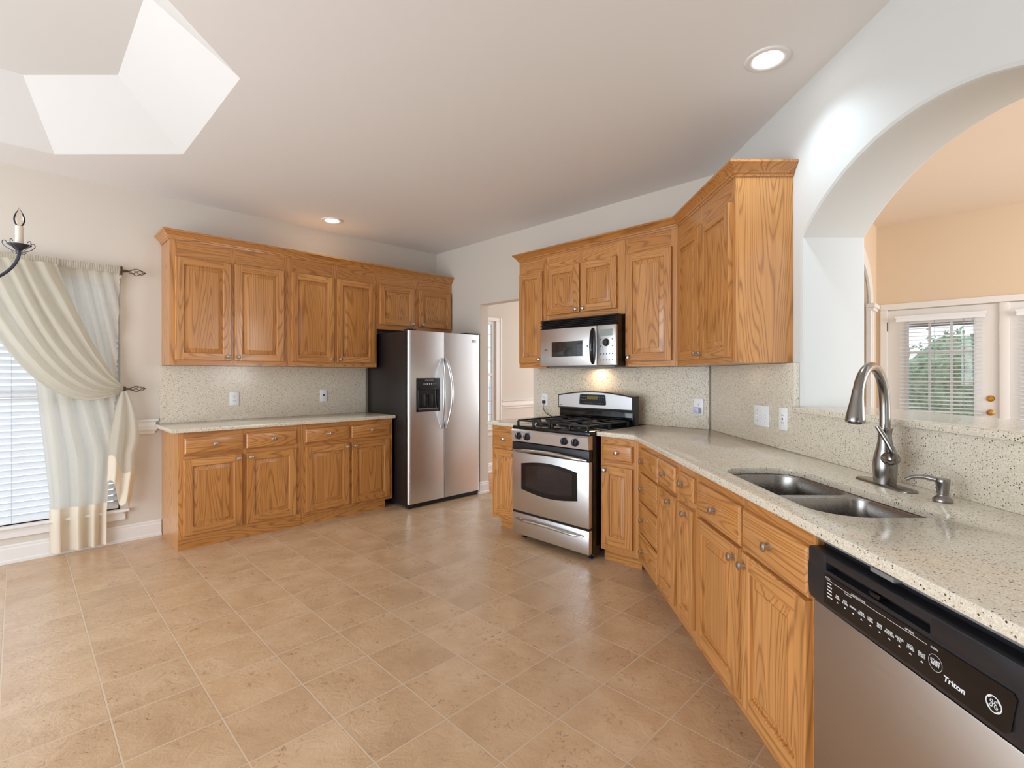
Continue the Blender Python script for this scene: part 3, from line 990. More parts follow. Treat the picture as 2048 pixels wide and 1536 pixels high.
# ------------------------------------------------------------------ stone tops and backsplashes
CT0, CT1 = 0.884, 0.914
m = MB(); slab(m, [(0.800, 4.322), (2.675, 4.322), (2.675, 4.934), (0.800, 4.934)], [], CT0, CT1)
tag(m.build('countertop', QZ, smooth=30), 'pale speckled stone countertop of the left wall run', 'countertop')
m = MB(); m.box(0.828, 2.672, 4.915, 4.936, CT1 + 0.0005, UB - 0.002)
tag(m.build('backsplash', QZ, smooth=0), 'beige speckled stone backsplash with two outlets on the left wall', 'backsplash')
CF = 2.898
m = MB(); slab(m, [(CF, 2.824), (3.628, 2.824), (3.628, 3.20), (CF, 3.20)], [], CT0, CT1)
tag(m.build('countertop', QZ, smooth=30), 'small piece of stone countertop on the dining room side of the stove', 'countertop')
CRR = 0.811
q = dr(0, CRR)
bendc = (CF, CF - CRR / S2)
cw = 2 * S2 * RW     # Y = X - cw on the arch wall
near0 = dr(0.745, CRR); near1 = dr(0.745, RW - 0.002)
outer = [(CF, 2.052), bendc, (near0.x, near0.y), (near1.x, near1.y), (3.628, 3.628 - (RW - 0.002) / S2), (3.628, 2.052)]
sinkc = [(2.155, 0.893, 0.13), (2.155, 1.213, 0.10), (1.393, 1.250, 0.08), (1.393, 0.893, 0.13)]
spts = round_poly(sinkc, 10)
hole = [tuple(dr(d, r).xy) for d, r in spts]
m = MB(); slab(m, outer, [hole], CT0, CT1)
tag(m.build('countertop', QZ, smooth=30), 'long bent speckled stone countertop holding the double sink', 'countertop')
# backsplash on the range wall and round the corner to the arch
m = MB()
m.box(3.600, 3.628, 1.552, 3.262, CT1 + 0.0005, RB - 0.002)
tag(m.build('backsplash', QZ, smooth=0), 'beige speckled stone backsplash on the wall behind the stove', 'backsplash')
BR0 = 1.460
m = MB()
a = dr(3.600, BR0); b = dr(2.565, BR0); c = dr(2.565, RW - 0.002); d_ = dr(3.625, RW - 0.002)
m.rings([[(p.x, p.y, z) for p in (a, b, c, d_)] for z in (CT1 + 0.0005, RB - 0.002)], cap0=True, cap1=True)
tag(m.build('backsplash', QZ, smooth=0), 'tall stone backsplash piece under the corner cabinet, with switch plate', 'backsplash')
m = MB()
a = dr(2.564, BR0); b = dr(0.745, BR0); c = dr(0.745, RW - 0.002); d_ = dr(2.564, RW - 0.002)
m.rings([[(p.x, p.y, z) for p in (a, b, c, d_)] for z in (CT1 + 0.0005, 1.1235)], cap0=True, cap1=True)
tag(m.build('backsplash', QZ, smooth=0), 'low speckled stone backsplash behind the faucet, below the bar ledge', 'backsplash')
# bar ledge through the arch
m = MB()
pl = [dr(2.551, 1.437), dr(2.551, 1.4895), dr(2.5385, 1.4895), dr(2.5385, 1.845), dr(1.1415, 1.845), dr(1.1415, 1.4895), dr(0.745, 1.4895), dr(0.745, 1.437)]
slab(m, [tuple(p.xy) for p in pl], [], 1.1245, 1.151)
tag(m.build('bar_ledge', QZ, smooth=30), 'raised speckled stone ledge through the arched opening', 'ledge')

# ------------------------------------------------------------------ double sink
sk = thing('kitchen_sink', 'stainless steel double bowl sink set under the stone countertop', 'sink', dr(1.77, 1.06), ROT_S)


def L(d, r):        # run coordinates -> local of the sink
    return (1.77 - d, r - 1.06)


b1 = round_poly([(2.150, 0.898, 0.125), (2.150, 1.208, 0.095), (1.782, 1.226, 0.05), (1.782, 0.898, 0.05)], 8)
b2 = round_poly([(1.742, 0.898, 0.05), (1.742, 1.228, 0.05), (1.398, 1.244, 0.075), (1.398, 0.898, 0.125)], 8)
m = MB()
slab(m, [L(*p) for p in offset_poly(spts, 0.005)], [[L(*p) for p in b1], [L(*p) for p in b2]], 0.8755, 0.8835, 0.0015)
m.build('rim', SINKM, sk, smooth=30)
for bp_, cd, cr in ((b1, 1.96, 1.07), (b2, 1.56, 1.08)):
    m = MB()
    seq = [(0.0, 0.882), (0.003, 0.876), (0.006, 0.80), (0.010, 0.715), (0.018, 0.700), (0.035, 0.692), (0.07, 0.690)]
    rs = [[(*L(*p), z) for p in offset_poly(bp_, -o)] for o, z in seq]
    m.rings(rs, 0, cap1=True)
    bo = m.build('bowl', SINKM, sk, smooth=50, recalc=False)
    m = MB(); lx, ly = L(cd, cr)
    m.lathe([(0.045, 0.0), (0.046, 0.003), (0.036, 0.004), (0.030, 0.001), (0.012, 0.0005), (0.010, 0.006), (0.002, 0.008)], Matrix.Translation((lx, ly, 0.6905)), 24)
    m.build('drain', NICK, bo)

# ------------------------------------------------------------------ faucet
fa = thing('kitchen_faucet', 'brushed nickel pull-down faucet with tall curved spout behind the sink', 'faucet', dr(1.80, 1.356, CT1), ROT_S)
m = MB()
pts = round_poly([(-0.132, -0.030, 0.0295), (0.132, -0.030, 0.0295), (0.132, 0.030, 0.0295), (-0.132, 0.030, 0.0295)], 8)
m.rings([[(x, y, 0.0005) for x, y in pts], [(x, y, 0.004) for x, y in pts], [(x, y, 0.0075) for x, y in offset_poly(pts, -0.003)], [(x, y, 0.009) for x, y in offset_poly(pts, -0.010)]], cap0=True, cap1=True)
m.build('deck_plate', FAUC, fa, smooth=40)
m = MB()
m.lathe([(0.034, 0.008), (0.0345, 0.014), (0.037, 0.05), (0.0375, 0.075), (0.034, 0.105), (0.027, 0.135), (0.022, 0.160), (0.0205, 0.180), (0.0215, 0.196), (0.0245, 0.203), (0.0245, 0.208), (0.018, 0.210)], n=32)
m.build('body', FAUC, fa, smooth=50)
dirv = Vector((0.140, -0.207, 0)).normalized()      # the spout leans out over the near bowl
zt = 0.208
pts = [Vector((0, 0, zt)), Vector((0, 0, zt + 0.06))]
arc = bez((0, 0, zt + 0.06), (0, 0, zt + 0.262), (0.185, 0, zt + 0.262), (0.225, 0, zt + 0.130), 22)
pts += [dirv * p[0] + Vector((0, 0, p[2])) for p in arc[1:]]
m = MB(); m.tube(pts, 0.0165, 18)
m.build('spout', FAUC, fa, smooth=50)
e1 = pts[-1]; e0 = pts[-2]; dd = (e1 - e0).normalized(); dd = (dd + Vector((0, 0, -0.55))).normalized()
mx = Matrix.Translation(e1 - dd * 0.012) @ dd.to_track_quat('Z', 'Y').to_matrix().to_4x4()
m = MB()
m.lathe([(0.0172, 0.0), (0.0180, 0.004), (0.0180, 0.010), (0.0195, 0.03), (0.0245, 0.065), (0.0285, 0.095), (0.0292, 0.106), (0.0275, 0.112), (0.020, 0.111)], mx, 28)
hd = m.build('spray_head', FAUC, fa, smooth=50)
m = MB(); m.lathe([(0.020, 0.111), (0.019, 0.115), (0.002, 0.116)], mx, 24); m.build('nozzle', BLKP, hd)
hv = Vector((0.92, -0.25, 0.12)).normalized()
mx = Matrix.Translation(Vector((0.0, 0, 0.098))) @ hv.to_track_quat('Z', 'Y').to_matrix().to_4x4()
m = MB()
m.lathe([(0.024, 0.022), (0.0235, 0.045), (0.021, 0.052), (0.0215, 0.056), (0.0205, 0.068), (0.014, 0.075), (0.004, 0.077)], mx, 24)
base = Vector((0, 0, 0.098)) + hv * 0.062
lev = bez(base, base + Vector((0.03, -0.01, 0.02)), base + Vector((0.0, -0.02, 0.06)), base + Vector((-0.015, -0.045, 0.115)), 12)
m.tube(lev, [0.013, 0.0125, 0.012, 0.0115, 0.011, 0.0105, 0.010, 0.0095, 0.009, 0.0088, 0.0085, 0.0085, 0.0065], 12)
m.build('handle', FAUC, fa, smooth=50)

so = thing('soap_dispenser', 'small brushed nickel soap dispenser beside the faucet', 'soap dispenser', dr(1.565, 1.362, CT1), ROT_S)
m = MB()
m.lathe([(0.0255, 0.0005), (0.0265, 0.004), (0.025, 0.010), (0.020, 0.016), (0.0155, 0.019), (0.0145, 0.023), (0.0155, 0.027)], n=24)
m.build('base', FAUC, so, smooth=50)
m = MB()
m.lathe([(0.0155, 0.027), (0.0165, 0.045), (0.0185, 0.062), (0.0192, 0.070), (0.017, 0.0735), (0.004, 0.0745)], n=24)
m.tube(bez((-0.004, -0.006, 0.066), (-0.03, -0.03, 0.074), (-0.045, -0.05, 0.078), (-0.058, -0.072, 0.058), 10), [0.009, 0.0088, 0.0085, 0.0080, 0.0076, 0.0072, 0.0068, 0.0064, 0.006, 0.0055, 0.005], 10)
m.build('pump_head', FAUC, so, smooth=50)


# ------------------------------------------------------------------ lettering helper
def text_mesh(mb, body, x, z, size, y, align='CENTER', shear=0.0, mi=0, bold=0.0, sx=1.0):
    cu = bpy.data.curves.new('t', 'FONT'); cu.body = body; cu.size = size; cu.align_x = align; cu.align_y = 'CENTER'
    cu.extrude = 0.00012; cu.offset = bold; cu.shear = shear; cu.resolution_u = 3; cu.space_line = 0.8
    ob = bpy.data.objects.new('t', cu); COL.objects.link(ob)
    dg = bpy.context.evaluated_depsgraph_get(); dg.update()
    me = bpy.data.meshes.new_from_object(ob.evaluated_get(dg))
    t = bmesh.new(); t.from_mesh(me)
    for f in t.faces:
        f.material_index = mi
    mx = Matrix.Translation((x, y, z)) @ Matrix.Rotation(R(90), 4, 'X') @ Matrix.Diagonal((sx, 1, 1, 1))
    mb._merge(t, mx)
    bpy.data.objects.remove(ob); bpy.data.curves.remove(cu); bpy.data.meshes.remove(me)


# ------------------------------------------------------------------ dishwasher
DW0 = 1.364
dw = thing('dishwasher', 'stainless steel dishwasher with black control panel right of the sink cabinet', 'dishwasher', dr(DW0, 0.828), ROT_S)
DWW = 0.608
m = MB(); m.box(0.004, DWW - 0.004, 0.030, 0.60, 0.10, 0.866); m.box(0.02, DWW - 0.02, 0.075, 0.58, 0.0, 0.10)
m.build('body', BLKP, dw, smooth=0)
m = MB(); m.bbox(0.003, DWW - 0.003, 0.0, 0.030, 0.105, 0.702, 0.004); m.build('door_panel', steel('dishwasher_steel', (0.56, 0.52, 0.49, 1), 0.34, 'x', 0.7), dw)
m = MB()
# control panel: a shallow bowed face with a finger pocket under the top edge
zs = [(0.704, 0.004), (0.708, -0.004), (0.722, -0.010), (0.760, -0.012), (0.803, -0.011), (0.808, -0.010)]
m.rings([[(x, y, z) for z, y in zs + [(0.808, 0.030), (0.704, 0.030)]] for x in (0.0, DWW)], cap0=True, cap1=True)
m.bbox(0.0, DWW, -0.010, 0.030, 0.826, 0.848, 0.004)
m.bbox(0.0, 0.075, -0.011, 0.030, 0.800, 0.845, 0.003); m.bbox(0.395, DWW, -0.011, 0.030, 0.800, 0.845, 0.003)
m.box(0.07, 0.40, 0.018, 0.030, 0.80, 0.83)
pan = m.build('control_panel', BLKP, dw, smooth=30)
m = MB(); m.bbox(0.230, 0.262, -0.010, 0.02, 0.812, 0.822, 0.002); m.build('latch', BLKG, pan)
gl = [(0.070, 0.722), (0.080, 0.722), (0.545, 0.722), (0.556, 0.732), (0.566, 0.790), (0.560, 0.798), (0.078, 0.798), (0.075, 0.795)]
m = MB(); m.rings([[(x, y, z) for x, z in gl] for y in (-0.0125, -0.0138)], cap0=True, cap1=True)
m.build('glossy_strip', BLKG, pan, smooth=0)
m = MB(); yy = -0.0141
text_mesh(m, 'STATUS', 0.088, 0.791, 0.0055, yy)
m.box(0.082, 0.110, yy, yy + 0.0003, 0.7865, 0.7872)
for i, wd in enumerate((0.016, 0.018, 0.018, 0.018, 0.020)):
    m.box(0.086, 0.086 + wd, yy, yy + 0.0003, 0.7775 - i * 0.0085, 0.7803 - i * 0.0085)
m.box(0.112, 0.285, yy, yy + 0.0003, 0.7858, 0.7866)
text_mesh(m, 'CleanSensor', 0.165, 0.7815, 0.0052, yy); text_mesh(m, 'LOAD SELECTIONS', 0.200, 0.7895, 0.0055, yy)
m.box(0.290, 0.393, yy, yy + 0.0003, 0.7858, 0.7866); text_mesh(m, 'OPTIONS', 0.350, 0.7905, 0.0055, yy)
cols = ['CAR\nWASH', 'POTS\n& PANS', 'NORMAL', 'CHINA\nCRYSTAL', 'LIGHT\nWASH', 'RINSE\nONLY', 'POWER\nPRESCRUB', 'HEATED\nDRY', 'LOCK\n3 TIMES', 'DELAY\nSTART']
for i, tx in enumerate(cols):
    x = 0.126 + i * 0.0283
    text_mesh(m, tx, x, 0.7585, 0.0064, yy, bold=0.0001, sx=0.9)
    m.face([(x - 0.0038, yy, 0.744), (x + 0.0038, yy, 0.744), (x, yy, 0.7475)])
text_mesh(m, 'CLEAN', 0.410, 0.7875, 0.0055, yy)
text_mesh(m, 'START\nRESET', 0.412, 0.761, 0.0075, yy, bold=0.0002)
rs = []
for rr in (0.0152, 0.0158):
    rs.append([(0.412 + rr * math.cos(2 * math.pi * i / 40), yy, 0.761 + rr * math.sin(2 * math.pi * i / 40)) for i in range(40)])
m.rings(rs)
text_mesh(m, 'Triton', 0.452, 0.744, 0.0150, yy, shear=0.15, bold=0.0004, sx=1.15)
m.build('lettering', INK, pan, smooth=0, recalc=False)
# round emblem with the script monogram
m = MB(); gx, gz, gr = 0.5275, 0.7585, 0.0145
for r0, r1 in ((gr * 0.86, gr),):
    m.rings([[(gx + rr * math.cos(2 * math.pi * i / 48), yy, gz + rr * math.sin(2 * math.pi * i / 48)) for i in range(48)] for rr in (r0, r1)])
for k in range(4):
    a = math.pi / 4 + k * math.pi / 2
    m.tube([(gx + gr * 0.80 * math.cos(a + s), yy, gz + gr * 0.80 * math.sin(a + s)) for s in (-0.5, -0.25, 0, 0.25)], [0.0002, 0.0008, 0.0009, 0.0002], 6)


def scr(pts, w=0.00065):
    m.tube([(gx + x * gr, yy, gz + z * gr) for x, z in pts], w, 6)


scr([(-0.08, 0.30), (-0.20, 0.46), (-0.38, 0.40), (-0.42, 0.20), (-0.26, 0.10), (-0.10, 0.24), (-0.12, -0.05), (-0.20, -0.34), (-0.38, -0.42), (-0.50, -0.26), (-0.38, -0.08), (-0.08, 0.04), (0.10, 0.12)])
scr([(0.42, 0.30), (0.34, 0.46), (0.16, 0.42), (0.10, 0.22), (0.24, 0.08), (0.36, 0.04), (0.16, -0.02), (0.08, -0.24), (0.20, -0.44), (0.40, -0.42), (0.50, -0.20), (0.40, -0.12), (0.32, -0.24)])
m.build('emblem', INK, pan, smooth=0, recalc=False)
m = MB(); m.bbox(0.23, 0.30, -0.008, 0.05, 0.8665, 0.878, 0.002); m.box(0.0, DWW, 0.012, 0.03, 0.866, 0.8785)
m.build('mounting_bracket', GREYP, dw)

# ------------------------------------------------------------------ refrigerator
FY = 4.11
fg = thing('refrigerator', 'stainless steel side-by-side refrigerator with black sides and ice dispenser', 'refrigerator', (2.692, FY, 0), ROT_L)
FWD = 0.915
m = MB(); m.bbox(0.0, FWD, 0.062, 0.80, 0.03, 1.745, 0.006)
m.build('body', FRSIDE, fg)
m = MB(); m.box(0.02, FWD - 0.02, 0.03, 0.062, 0.05, 1.74); m.build('gasket', BLKP, fg, smooth=0)
SPL = 0.430


def fridge_door(x0, x1, nm):
    m = MB()
    ra, rc = (0.022, 0.004) if x0 == 0.0 else (0.004, 0.022)
    pts = [(x0 + 0.0005, 0.034)] + [(x0 + 0.0005 + ra - ra * math.cos(a), ra - ra * math.sin(a)) for a in (0.0, 0.4, 0.8, 1.2, 1.57)] + \
          [(x1 - 0.0005 - rc + rc * math.sin(a), rc - rc * math.cos(a)) for a in (0.0, 0.4, 0.8, 1.2, 1.57)] + [(x1 - 0.0005, 0.034)]
    m.rings([[(x, y, z) for x, y in pts] for z in (0.050, 1.752)], cap0=True, cap1=True)
    return m.build(nm, STV, fg, smooth=50)


dA = fridge_door(0.0, SPL - 0.0045, 'freezer_door')
dB = fridge_door(SPL + 0.0045, FWD, 'fridge_door')


def bow_handle(par, xe, xm):
    m = MB()
    z0, z1 = 0.765, 1.487
    pts = []; rad = []
    for i in range(25):
        t = i / 24; s = math.sin(math.pi * t)
        pts.append((xe + (xm - xe) * s, -0.002 - 0.066 * s ** 0.8, z0 + (z1 - z0) * t)); rad.append(0.008 + 0.0065 * s ** 0.5)
    m.tube(pts, rad, 12)
    m.build('handle', STV, par, smooth=60)


bow_handle(dA, SPL - 0.030, SPL - 0.055)
bow_handle(dB, SPL + 0.022, SPL + 0.050)
m = MB(); x0, x1, z0, z1 = 0.086, 0.372, 0.948, 1.284
m.bbox(x0, x1, -0.006, 0.0, 1.168, z1, 0.004)
m.bbox(x0, x0 + 0.022, -0.006, 0.0, z0, 1.168, 0.004); m.bbox(x1 - 0.022, x1, -0.006, 0.0, z0, 1.168, 0.004); m.bbox(x0, x1, -0.006, 0.0, z0, z0 + 0.025, 0.004)
m.bbox(x0 + 0.05, x1 - 0.05, -0.012, -0.004, 1.165, 1.19, 0.003)
dsp = m.build('dispenser', BLKP, dA)
m = MB(); m.box(x0 + 0.022, x1 - 0.022, -0.0005, 0.0, z0 + 0.025, 1.168); m.build('recess', BLKG, dsp, smooth=0)
m = MB()
m.bbox(x0 + 0.06, x0 + 0.10, -0.012, 0.0, 1.01, 1.12, 0.004); m.bbox(x0 + 0.15, x0 + 0.19, -0.012, 0.0, 1.01, 1.12, 0.004)
m.build('paddles', BLKP, dsp)
m = MB(); m.bbox(x0 + 0.024, x1 - 0.024, -0.010, 0.0, z0 + 0.024, z0 + 0.036, 0.002); m.build('drip_tray', GREYP, dsp)
m = MB()
for i, w in enumerate((0.010, 0.010, 0.014, 0.014, 0.014, 0.008, 0.008)):
    x = x0 + 0.075 + i * 0.026
    m.lathe([(w / 2, 0), (w / 2, 0.0015), (w / 3, 0.002)], Matrix.Translation((x, -0.006, 1.225)) @ Matrix.Rotation(R(90), 4, 'X'), 12)
m.box(x0 + 0.10, x0 + 0.20, -0.0065, -0.006, 1.262, 1.265)
m.build('buttons', INK, dsp)
m = MB(); m.bbox(0.800, 0.872, -0.002, 0.0, 1.668, 1.698, 0.0015); m.build('badge', plain('badge_silver', srgb(205, 205, 205), 0.25, 0.6), dB)
for xa, xb in ((0.006, 0.09), (FWD - 0.20, FWD - 0.004)):
    m = MB(); m.bbox(xa, xb, 0.0, 0.10, 1.7525, 1.768, 0.004); m.build('hinge_cover', BLKP, fg)
m = MB(); m.bbox(0.012, FWD - 0.004, 0.030, 0.075, 0.004, 0.046, 0.004)
for i in range(3):
    m.box(0.06, FWD - 0.06, 0.026, 0.031, 0.012 + i * 0.011, 0.017 + i * 0.011)
m.build('base_grille', BLKP, fg)
for x in (0.05, FWD - 0.05):
    for y in (0.10, 0.72):
        m = MB(); m.lathe([(0.02, 0.0), (0.02, 0.03)], Matrix.Translation((x, y, 0)), 12); m.build('foot', BLKP, fg)

# ------------------------------------------------------------------ gas range
RY0, RY1 = 2.062, 2.820
RGX = 2.822
rg = thing('gas_range', 'stainless steel and black gas range with four knobs and a curved oven window', 'stove', (RGX, RY1, 0), ROT_R)
RW_ = RY1 - RY0
m = MB(); m.box(0.0, RW_, 0.045, 0.66, 0.055, 0.885)
m.build('body', BLK, rg, smooth=0)
# cooktop
m = MB(); m.bbox(-0.003, RW_ + 0.003, 0.005, 0.58, 0.882, 0.913, 0.010)
ck = m.build('cooktop', BLKG, rg)
m = MB(); m.rings([[(x, y, z) for y, z in ((0.0, 0.884), (-0.012, 0.872), (-0.004, 0.790), (0.05, 0.786), (0.05, 0.884))] for x in (0.002, RW_ - 0.002)], cap0=True, cap1=True)
cp = m.build('control_panel', STH, rg, smooth=20)
for x in (0.085, 0.175, 0.545, 0.645):
    mx = Matrix.Translation((x, -0.009, 0.834)) @ Matrix.Rotation(R(85), 4, 'X')
    m = MB(); m.lathe([(0.028, 0.0), (0.029, 0.003), (0.026, 0.006), (0.024, 0.020), (0.022, 0.022), (0.002, 0.0225)], mx, 24)
    m.box(-0.0065, 0.0065, -0.024, 0.024, 0.018, 0.031, 0, mx)
    kn = m.build('knob', BLKP, cp, smooth=40)
    m = MB(); m.box(-0.0012, 0.0012, 0.004, 0.022, 0.031, 0.0314, 0, mx); m.build('pointer', INK, kn, smooth=0)
# oven door
m = MB(); m.bbox(0.0, RW_, 0.0, 0.043, 0.705, 0.782, 0.006)
top = m.build('door_top_band', BLKP, rg)
m = MB(); m.bbox(0.002, RW_ - 0.002, 0.0, 0.043, 0.236, 0.703, 0.005)
od = m.build('oven_door', STH, rg)
def barrel(x0, x1, z0, z1, bulge, n=14):
    p = [(x0 + (x1 - x0) * i / n, z0 - bulge * math.sin(math.pi * i / n)) for i in range(n + 1)]
    p += [(x1 - (x1 - x0) * i / n, z1 + bulge * math.sin(math.pi * i / n)) for i in range(n + 1)]
    return p
bw = barrel(0.103, 0.655, 0.415, 0.618, 0.030)
m = MB(); m.rings([[(x, y, z) for x, z in bw] for y in (-0.0005, -0.0022)], cap0=True, cap1=True); wf = m.build('window_surround', BLKG, od, smooth=0)
bw = barrel(0.150, 0.612, 0.445, 0.600, 0.024)
m = MB(); m.rings([[(x, y, z) for x, z in bw] for y in (-0.0022, -0.0030)], cap0=True, cap1=True); m.build('window_glass', OVGL, wf, smooth=0)


def bar_handle(par, z, x0, x1, out, r, sag):
    m = MB(); pts = []; rad = []
    for i in range(25):
        t = i / 24; s = math.sin(math.pi * t)
        pts.append((x0 + (x1 - x0) * t, -0.010 - out * min(1, s * 2.2), z + sag * s)); rad.append(r * (0.62 + 0.38 * min(1, s * 2)))
    m.tube(pts, rad, 12)
    for x in (x0 + 0.05, x1 - 0.05):
        m.tube([(x, 0.0, z), (x, -0.010 - out * 0.7, z + sag * 0.25)], r * 0.8, 10)
    m.build('handle', NICK, par, smooth=60)


bar_handle(od, 0.715, 0.012, RW_ - 0.012, 0.036, 0.013, 0.022)
m = MB(); m.bbox(0.002, RW_ - 0.002, 0.0, 0.043, 0.052, 0.220, 0.005); sd = m.build('storage_drawer', STH, rg)
bar_handle(sd, 0.178, 0.045, RW_ - 0.045, 0.030, 0.010, 0.006)
m = MB(); m.box(0.004, RW_ - 0.004, 0.004, 0.045, 0.220, 0.238); m.build('drawer_gap', BLK, rg, smooth=0)
# backguard
m = MB()
n = 16
prof_top = [(RW_ * i / n, 1.145 + 0.034 * math.sin(math.pi * i / n)) for i in range(n + 1)]
fr_ = []
bk_ = []
outl_f = [(0.0, 1.030)] + [(x, z) for x, z in prof_top] + [(RW_, 1.030)]
m.rings([[(x, y, z) for x, z in outl_f] for y in (0.582, 0.66)], cap0=True, cap1=True)
m.box(0.0, RW_, 0.60, 0.66, 0.90, 1.032)
bg = m.build('backguard', BLK, rg, smooth=20)
m = MB()
inn = [(0.012, 1.040)] + [(0.012 + (x / RW_) * (RW_ - 0.024), z - 0.010) for x, z in prof_top] + [(RW_ - 0.012, 1.040)]
m.rings([[(x, y, z) for x, z in inn] for y in (0.5815, 0.576)], cap0=True, cap1=True)
bp2 = m.build('steel_face', STH, bg, smooth=20)
m = MB(); pp = round_poly([(0.235, 1.065, 0.012), (0.508, 1.065, 0.012), (0.500, 1.152, 0.012), (0.243, 1.152, 0.012)], 4)
m.rings([[(x, y, z) for x, z in pp] for y in (0.5758, 0.574)], cap0=True, cap1=True); dpn = m.build('keypad', BLKG, bp2, smooth=0)
m = MB(); m.box(0.318, 0.428, 0.5734, 0.574, 1.112, 1.142); m.build('clock_display', LCDB, dpn, smooth=0)
m = MB()
for j in range(2):
    for i in range(3):
        for x in (0.255, 0.437):
            m.box(x + i * 0.021, x + i * 0.021 + 0.012, 0.5735, 0.574, 1.130 - j * 0.022, 1.134 - j * 0.022)
for i in range(11):
    m.box(0.250 + i * 0.0225, 0.255 + i * 0.0225, 0.5735, 0.574, 1.080, 1.084)
m.build('key_legends', GREYP, dpn, smooth=0)
m = MB(); m.box(0.02, 0.030, 0.5755, 0.576, 1.048, 1.058); m.box(0.034, 0.05, 0.5755, 0.576, 1.051, 1.055); m.build('badge', DINK, bp2, smooth=0)
m = MB(); m.bbox(0.014, RW_ - 0.014, 0.590, 0.602, 0.918, 1.022, 0.004); m.build('splash_panel', BLKG, bg)
# burners and grates
for bx, by, br_ in ((0.19, 0.155, 0.045), (0.57, 0.155, 0.052), (0.19, 0.43, 0.040), (0.57, 0.43, 0.036)):
    m = MB(); m.lathe([(br_ * 1.3, 0.913), (br_ * 1.25, 0.917), (br_, 0.918), (br_, 0.928), (br_ * 0.9, 0.932), (br_ * 0.85, 0.938), (br_ * 0.3, 0.940)], Matrix.Translation((bx, by, 0)), 24)
    m.build('burner', BLKM, ck, smooth=40)
for gx0, gx1 in ((0.035, 0.365), (0.395, 0.725)):
    m = MB(); g = 0.0065; zt0, zt1 = 0.944, 0.957
    y0, y1 = 0.035, 0.555
    def gb(xa, ya, xb, yb):
        if abs(xb - xa) > abs(yb - ya):
            m.bbox(xa, xb, ya - g, ya + g, zt0, zt1, 0.003)
        else:
            m.bbox(xa - g, xa + g, ya, yb, zt0, zt1, 0.003)
    for y in (y0, (y0 + y1) / 2, y1):
        gb(gx0, y, gx1, y)
    gb(gx0, y0, gx0, y1); gb(gx1, y0, gx1, y1)
    cx = (gx0 + gx1) / 2
    for y in (0.155, 0.43):
        gb(gx0, y, cx - 0.035, y); gb(cx + 0.035, y, gx1, y)
        gb(cx, y - 0.115, cx, y - 0.03); gb(cx, y + 0.03, cx, y + 0.115)
    for x in (gx0, gx1, cx):
        for y in (y0, (y0 + y1) / 2, y1):
            m.bbox(x - 0.008, x + 0.008, y - 0.008, y + 0.008, 0.913, 0.950, 0.003)
    m.build('grate', BLKM, ck, smooth=30)
for x in (0.05, RW_ - 0.05):
    for y in (0.09, 0.62):
        m = MB(); m.lathe([(0.016, 0.0), (0.016, 0.01), (0.009, 0.014), (0.009, 0.056)], Matrix.Translation((x, y, 0)), 12); m.build('foot', BLKP, rg)

# ------------------------------------------------------------------ microwave over the range
MX = 3.205
mw = thing('microwave', 'stainless steel over-the-range microwave with black vent grille', 'microwave', (MX, 2.858, 0), ROT_R)
MWW = 0.763
m = MB(); m.box(0.0, MWW, 0.028, 0.393, 1.388, 1.785)
m.build('body', BLK, mw, smooth=0)
m = MB()
for i in range(6):
    z = 1.704 + i * 0.0135
    m.rings([[(x, y, zz) for y, zz in ((0.0, z), (-0.002, z + 0.004), (0.006, z + 0.009), (0.03, z + 0.011), (0.03, z))] for x in (0.002, MWW - 0.002)], cap0=True, cap1=True)
m.build('vent_grille', BLKP, mw, smooth=0)
m = MB(); m.bbox(0.0, 0.588, 0.0, 0.028, 1.390, 1.702, 0.004); md = m.build('door', STH, mw)
m = MB(); m.bbox(0.130, 0.452, -0.0015, 0.0, 1.468, 1.592, 0.001); m.build('window', MICGL, md)
m = MB(); pts = []; rad = []
for i in range(19):
    t = i / 18; s = math.sin(math.pi * t)
    pts.append((0.556 + 0.012 * s, -0.004 - 0.036 * s ** 0.7, 1.405 + 0.275 * t)); rad.append(0.010 + 0.008 * s ** 0.5)
m.tube(pts, rad, 12); m.build('handle', BLKG, md, smooth=60)
m = MB(); m.face([(0.048, -0.0004, 1.520), (0.058, -0.0004, 1.520), (0.060, -0.0004, 1.533), (0.056, -0.0004, 1.533)]); m.box(0.062, 0.068, -0.0006, -0.0001, 1.521, 1.534); m.box(0.079, 0.083, -0.0006, -0.0001, 1.520, 1.534); m.box(0.494, 0.506, -0.0006, -0.0001, 1.538, 1.552); m.build('badge', DINK, md, smooth=0, recalc=False)
m = MB(); m.bbox(0.592, MWW, 0.0, 0.028, 1.390, 1.702, 0.004); mc = m.build('control_panel', STH, mw)
m = MB(); m.bbox(0.622, 0.735, -0.0015, 0.0, 1.618, 1.668, 0.001); m.build('display', LCD, mc)
m = MB(); m.lathe([(0.030, 0), (0.030, 0.004), (0.024, 0.006), (0.023, 0.018), (0.020, 0.021), (0.002, 0.022)], Matrix.Translation((0.677, 0, 1.566)) @ Matrix.Rotation(R(90), 4, 'X'), 24); m.build('dial', BLKP, mc, smooth=40)
m = MB()
for x, z in [(0.628, 1.590), (0.733, 1.590), (0.628, 1.538), (0.733, 1.538)] + [(0.628 + i * 0.0265, zz) for i in range(5) for zz in (1.478, 1.430)]:
    m.lathe([(0.0048, 0), (0.0048, 0.0016), (0.003, 0.002)], Matrix.Translation((x, 0, z)) @ Matrix.Rotation(R(90), 4, 'X'), 10)
m.build('buttons', DINK, mc)
m = MB(); m.bbox(0.05, MWW - 0.05, 0.06, 0.38, 1.376, 1.389, 0.003)
m.box(0.12, 0.36, 0.10, 0.22, 1.374, 1.378); m.box(0.42, 0.66, 0.10, 0.22, 1.374, 1.378)
m.build('underside_filter', GREYP, mw)

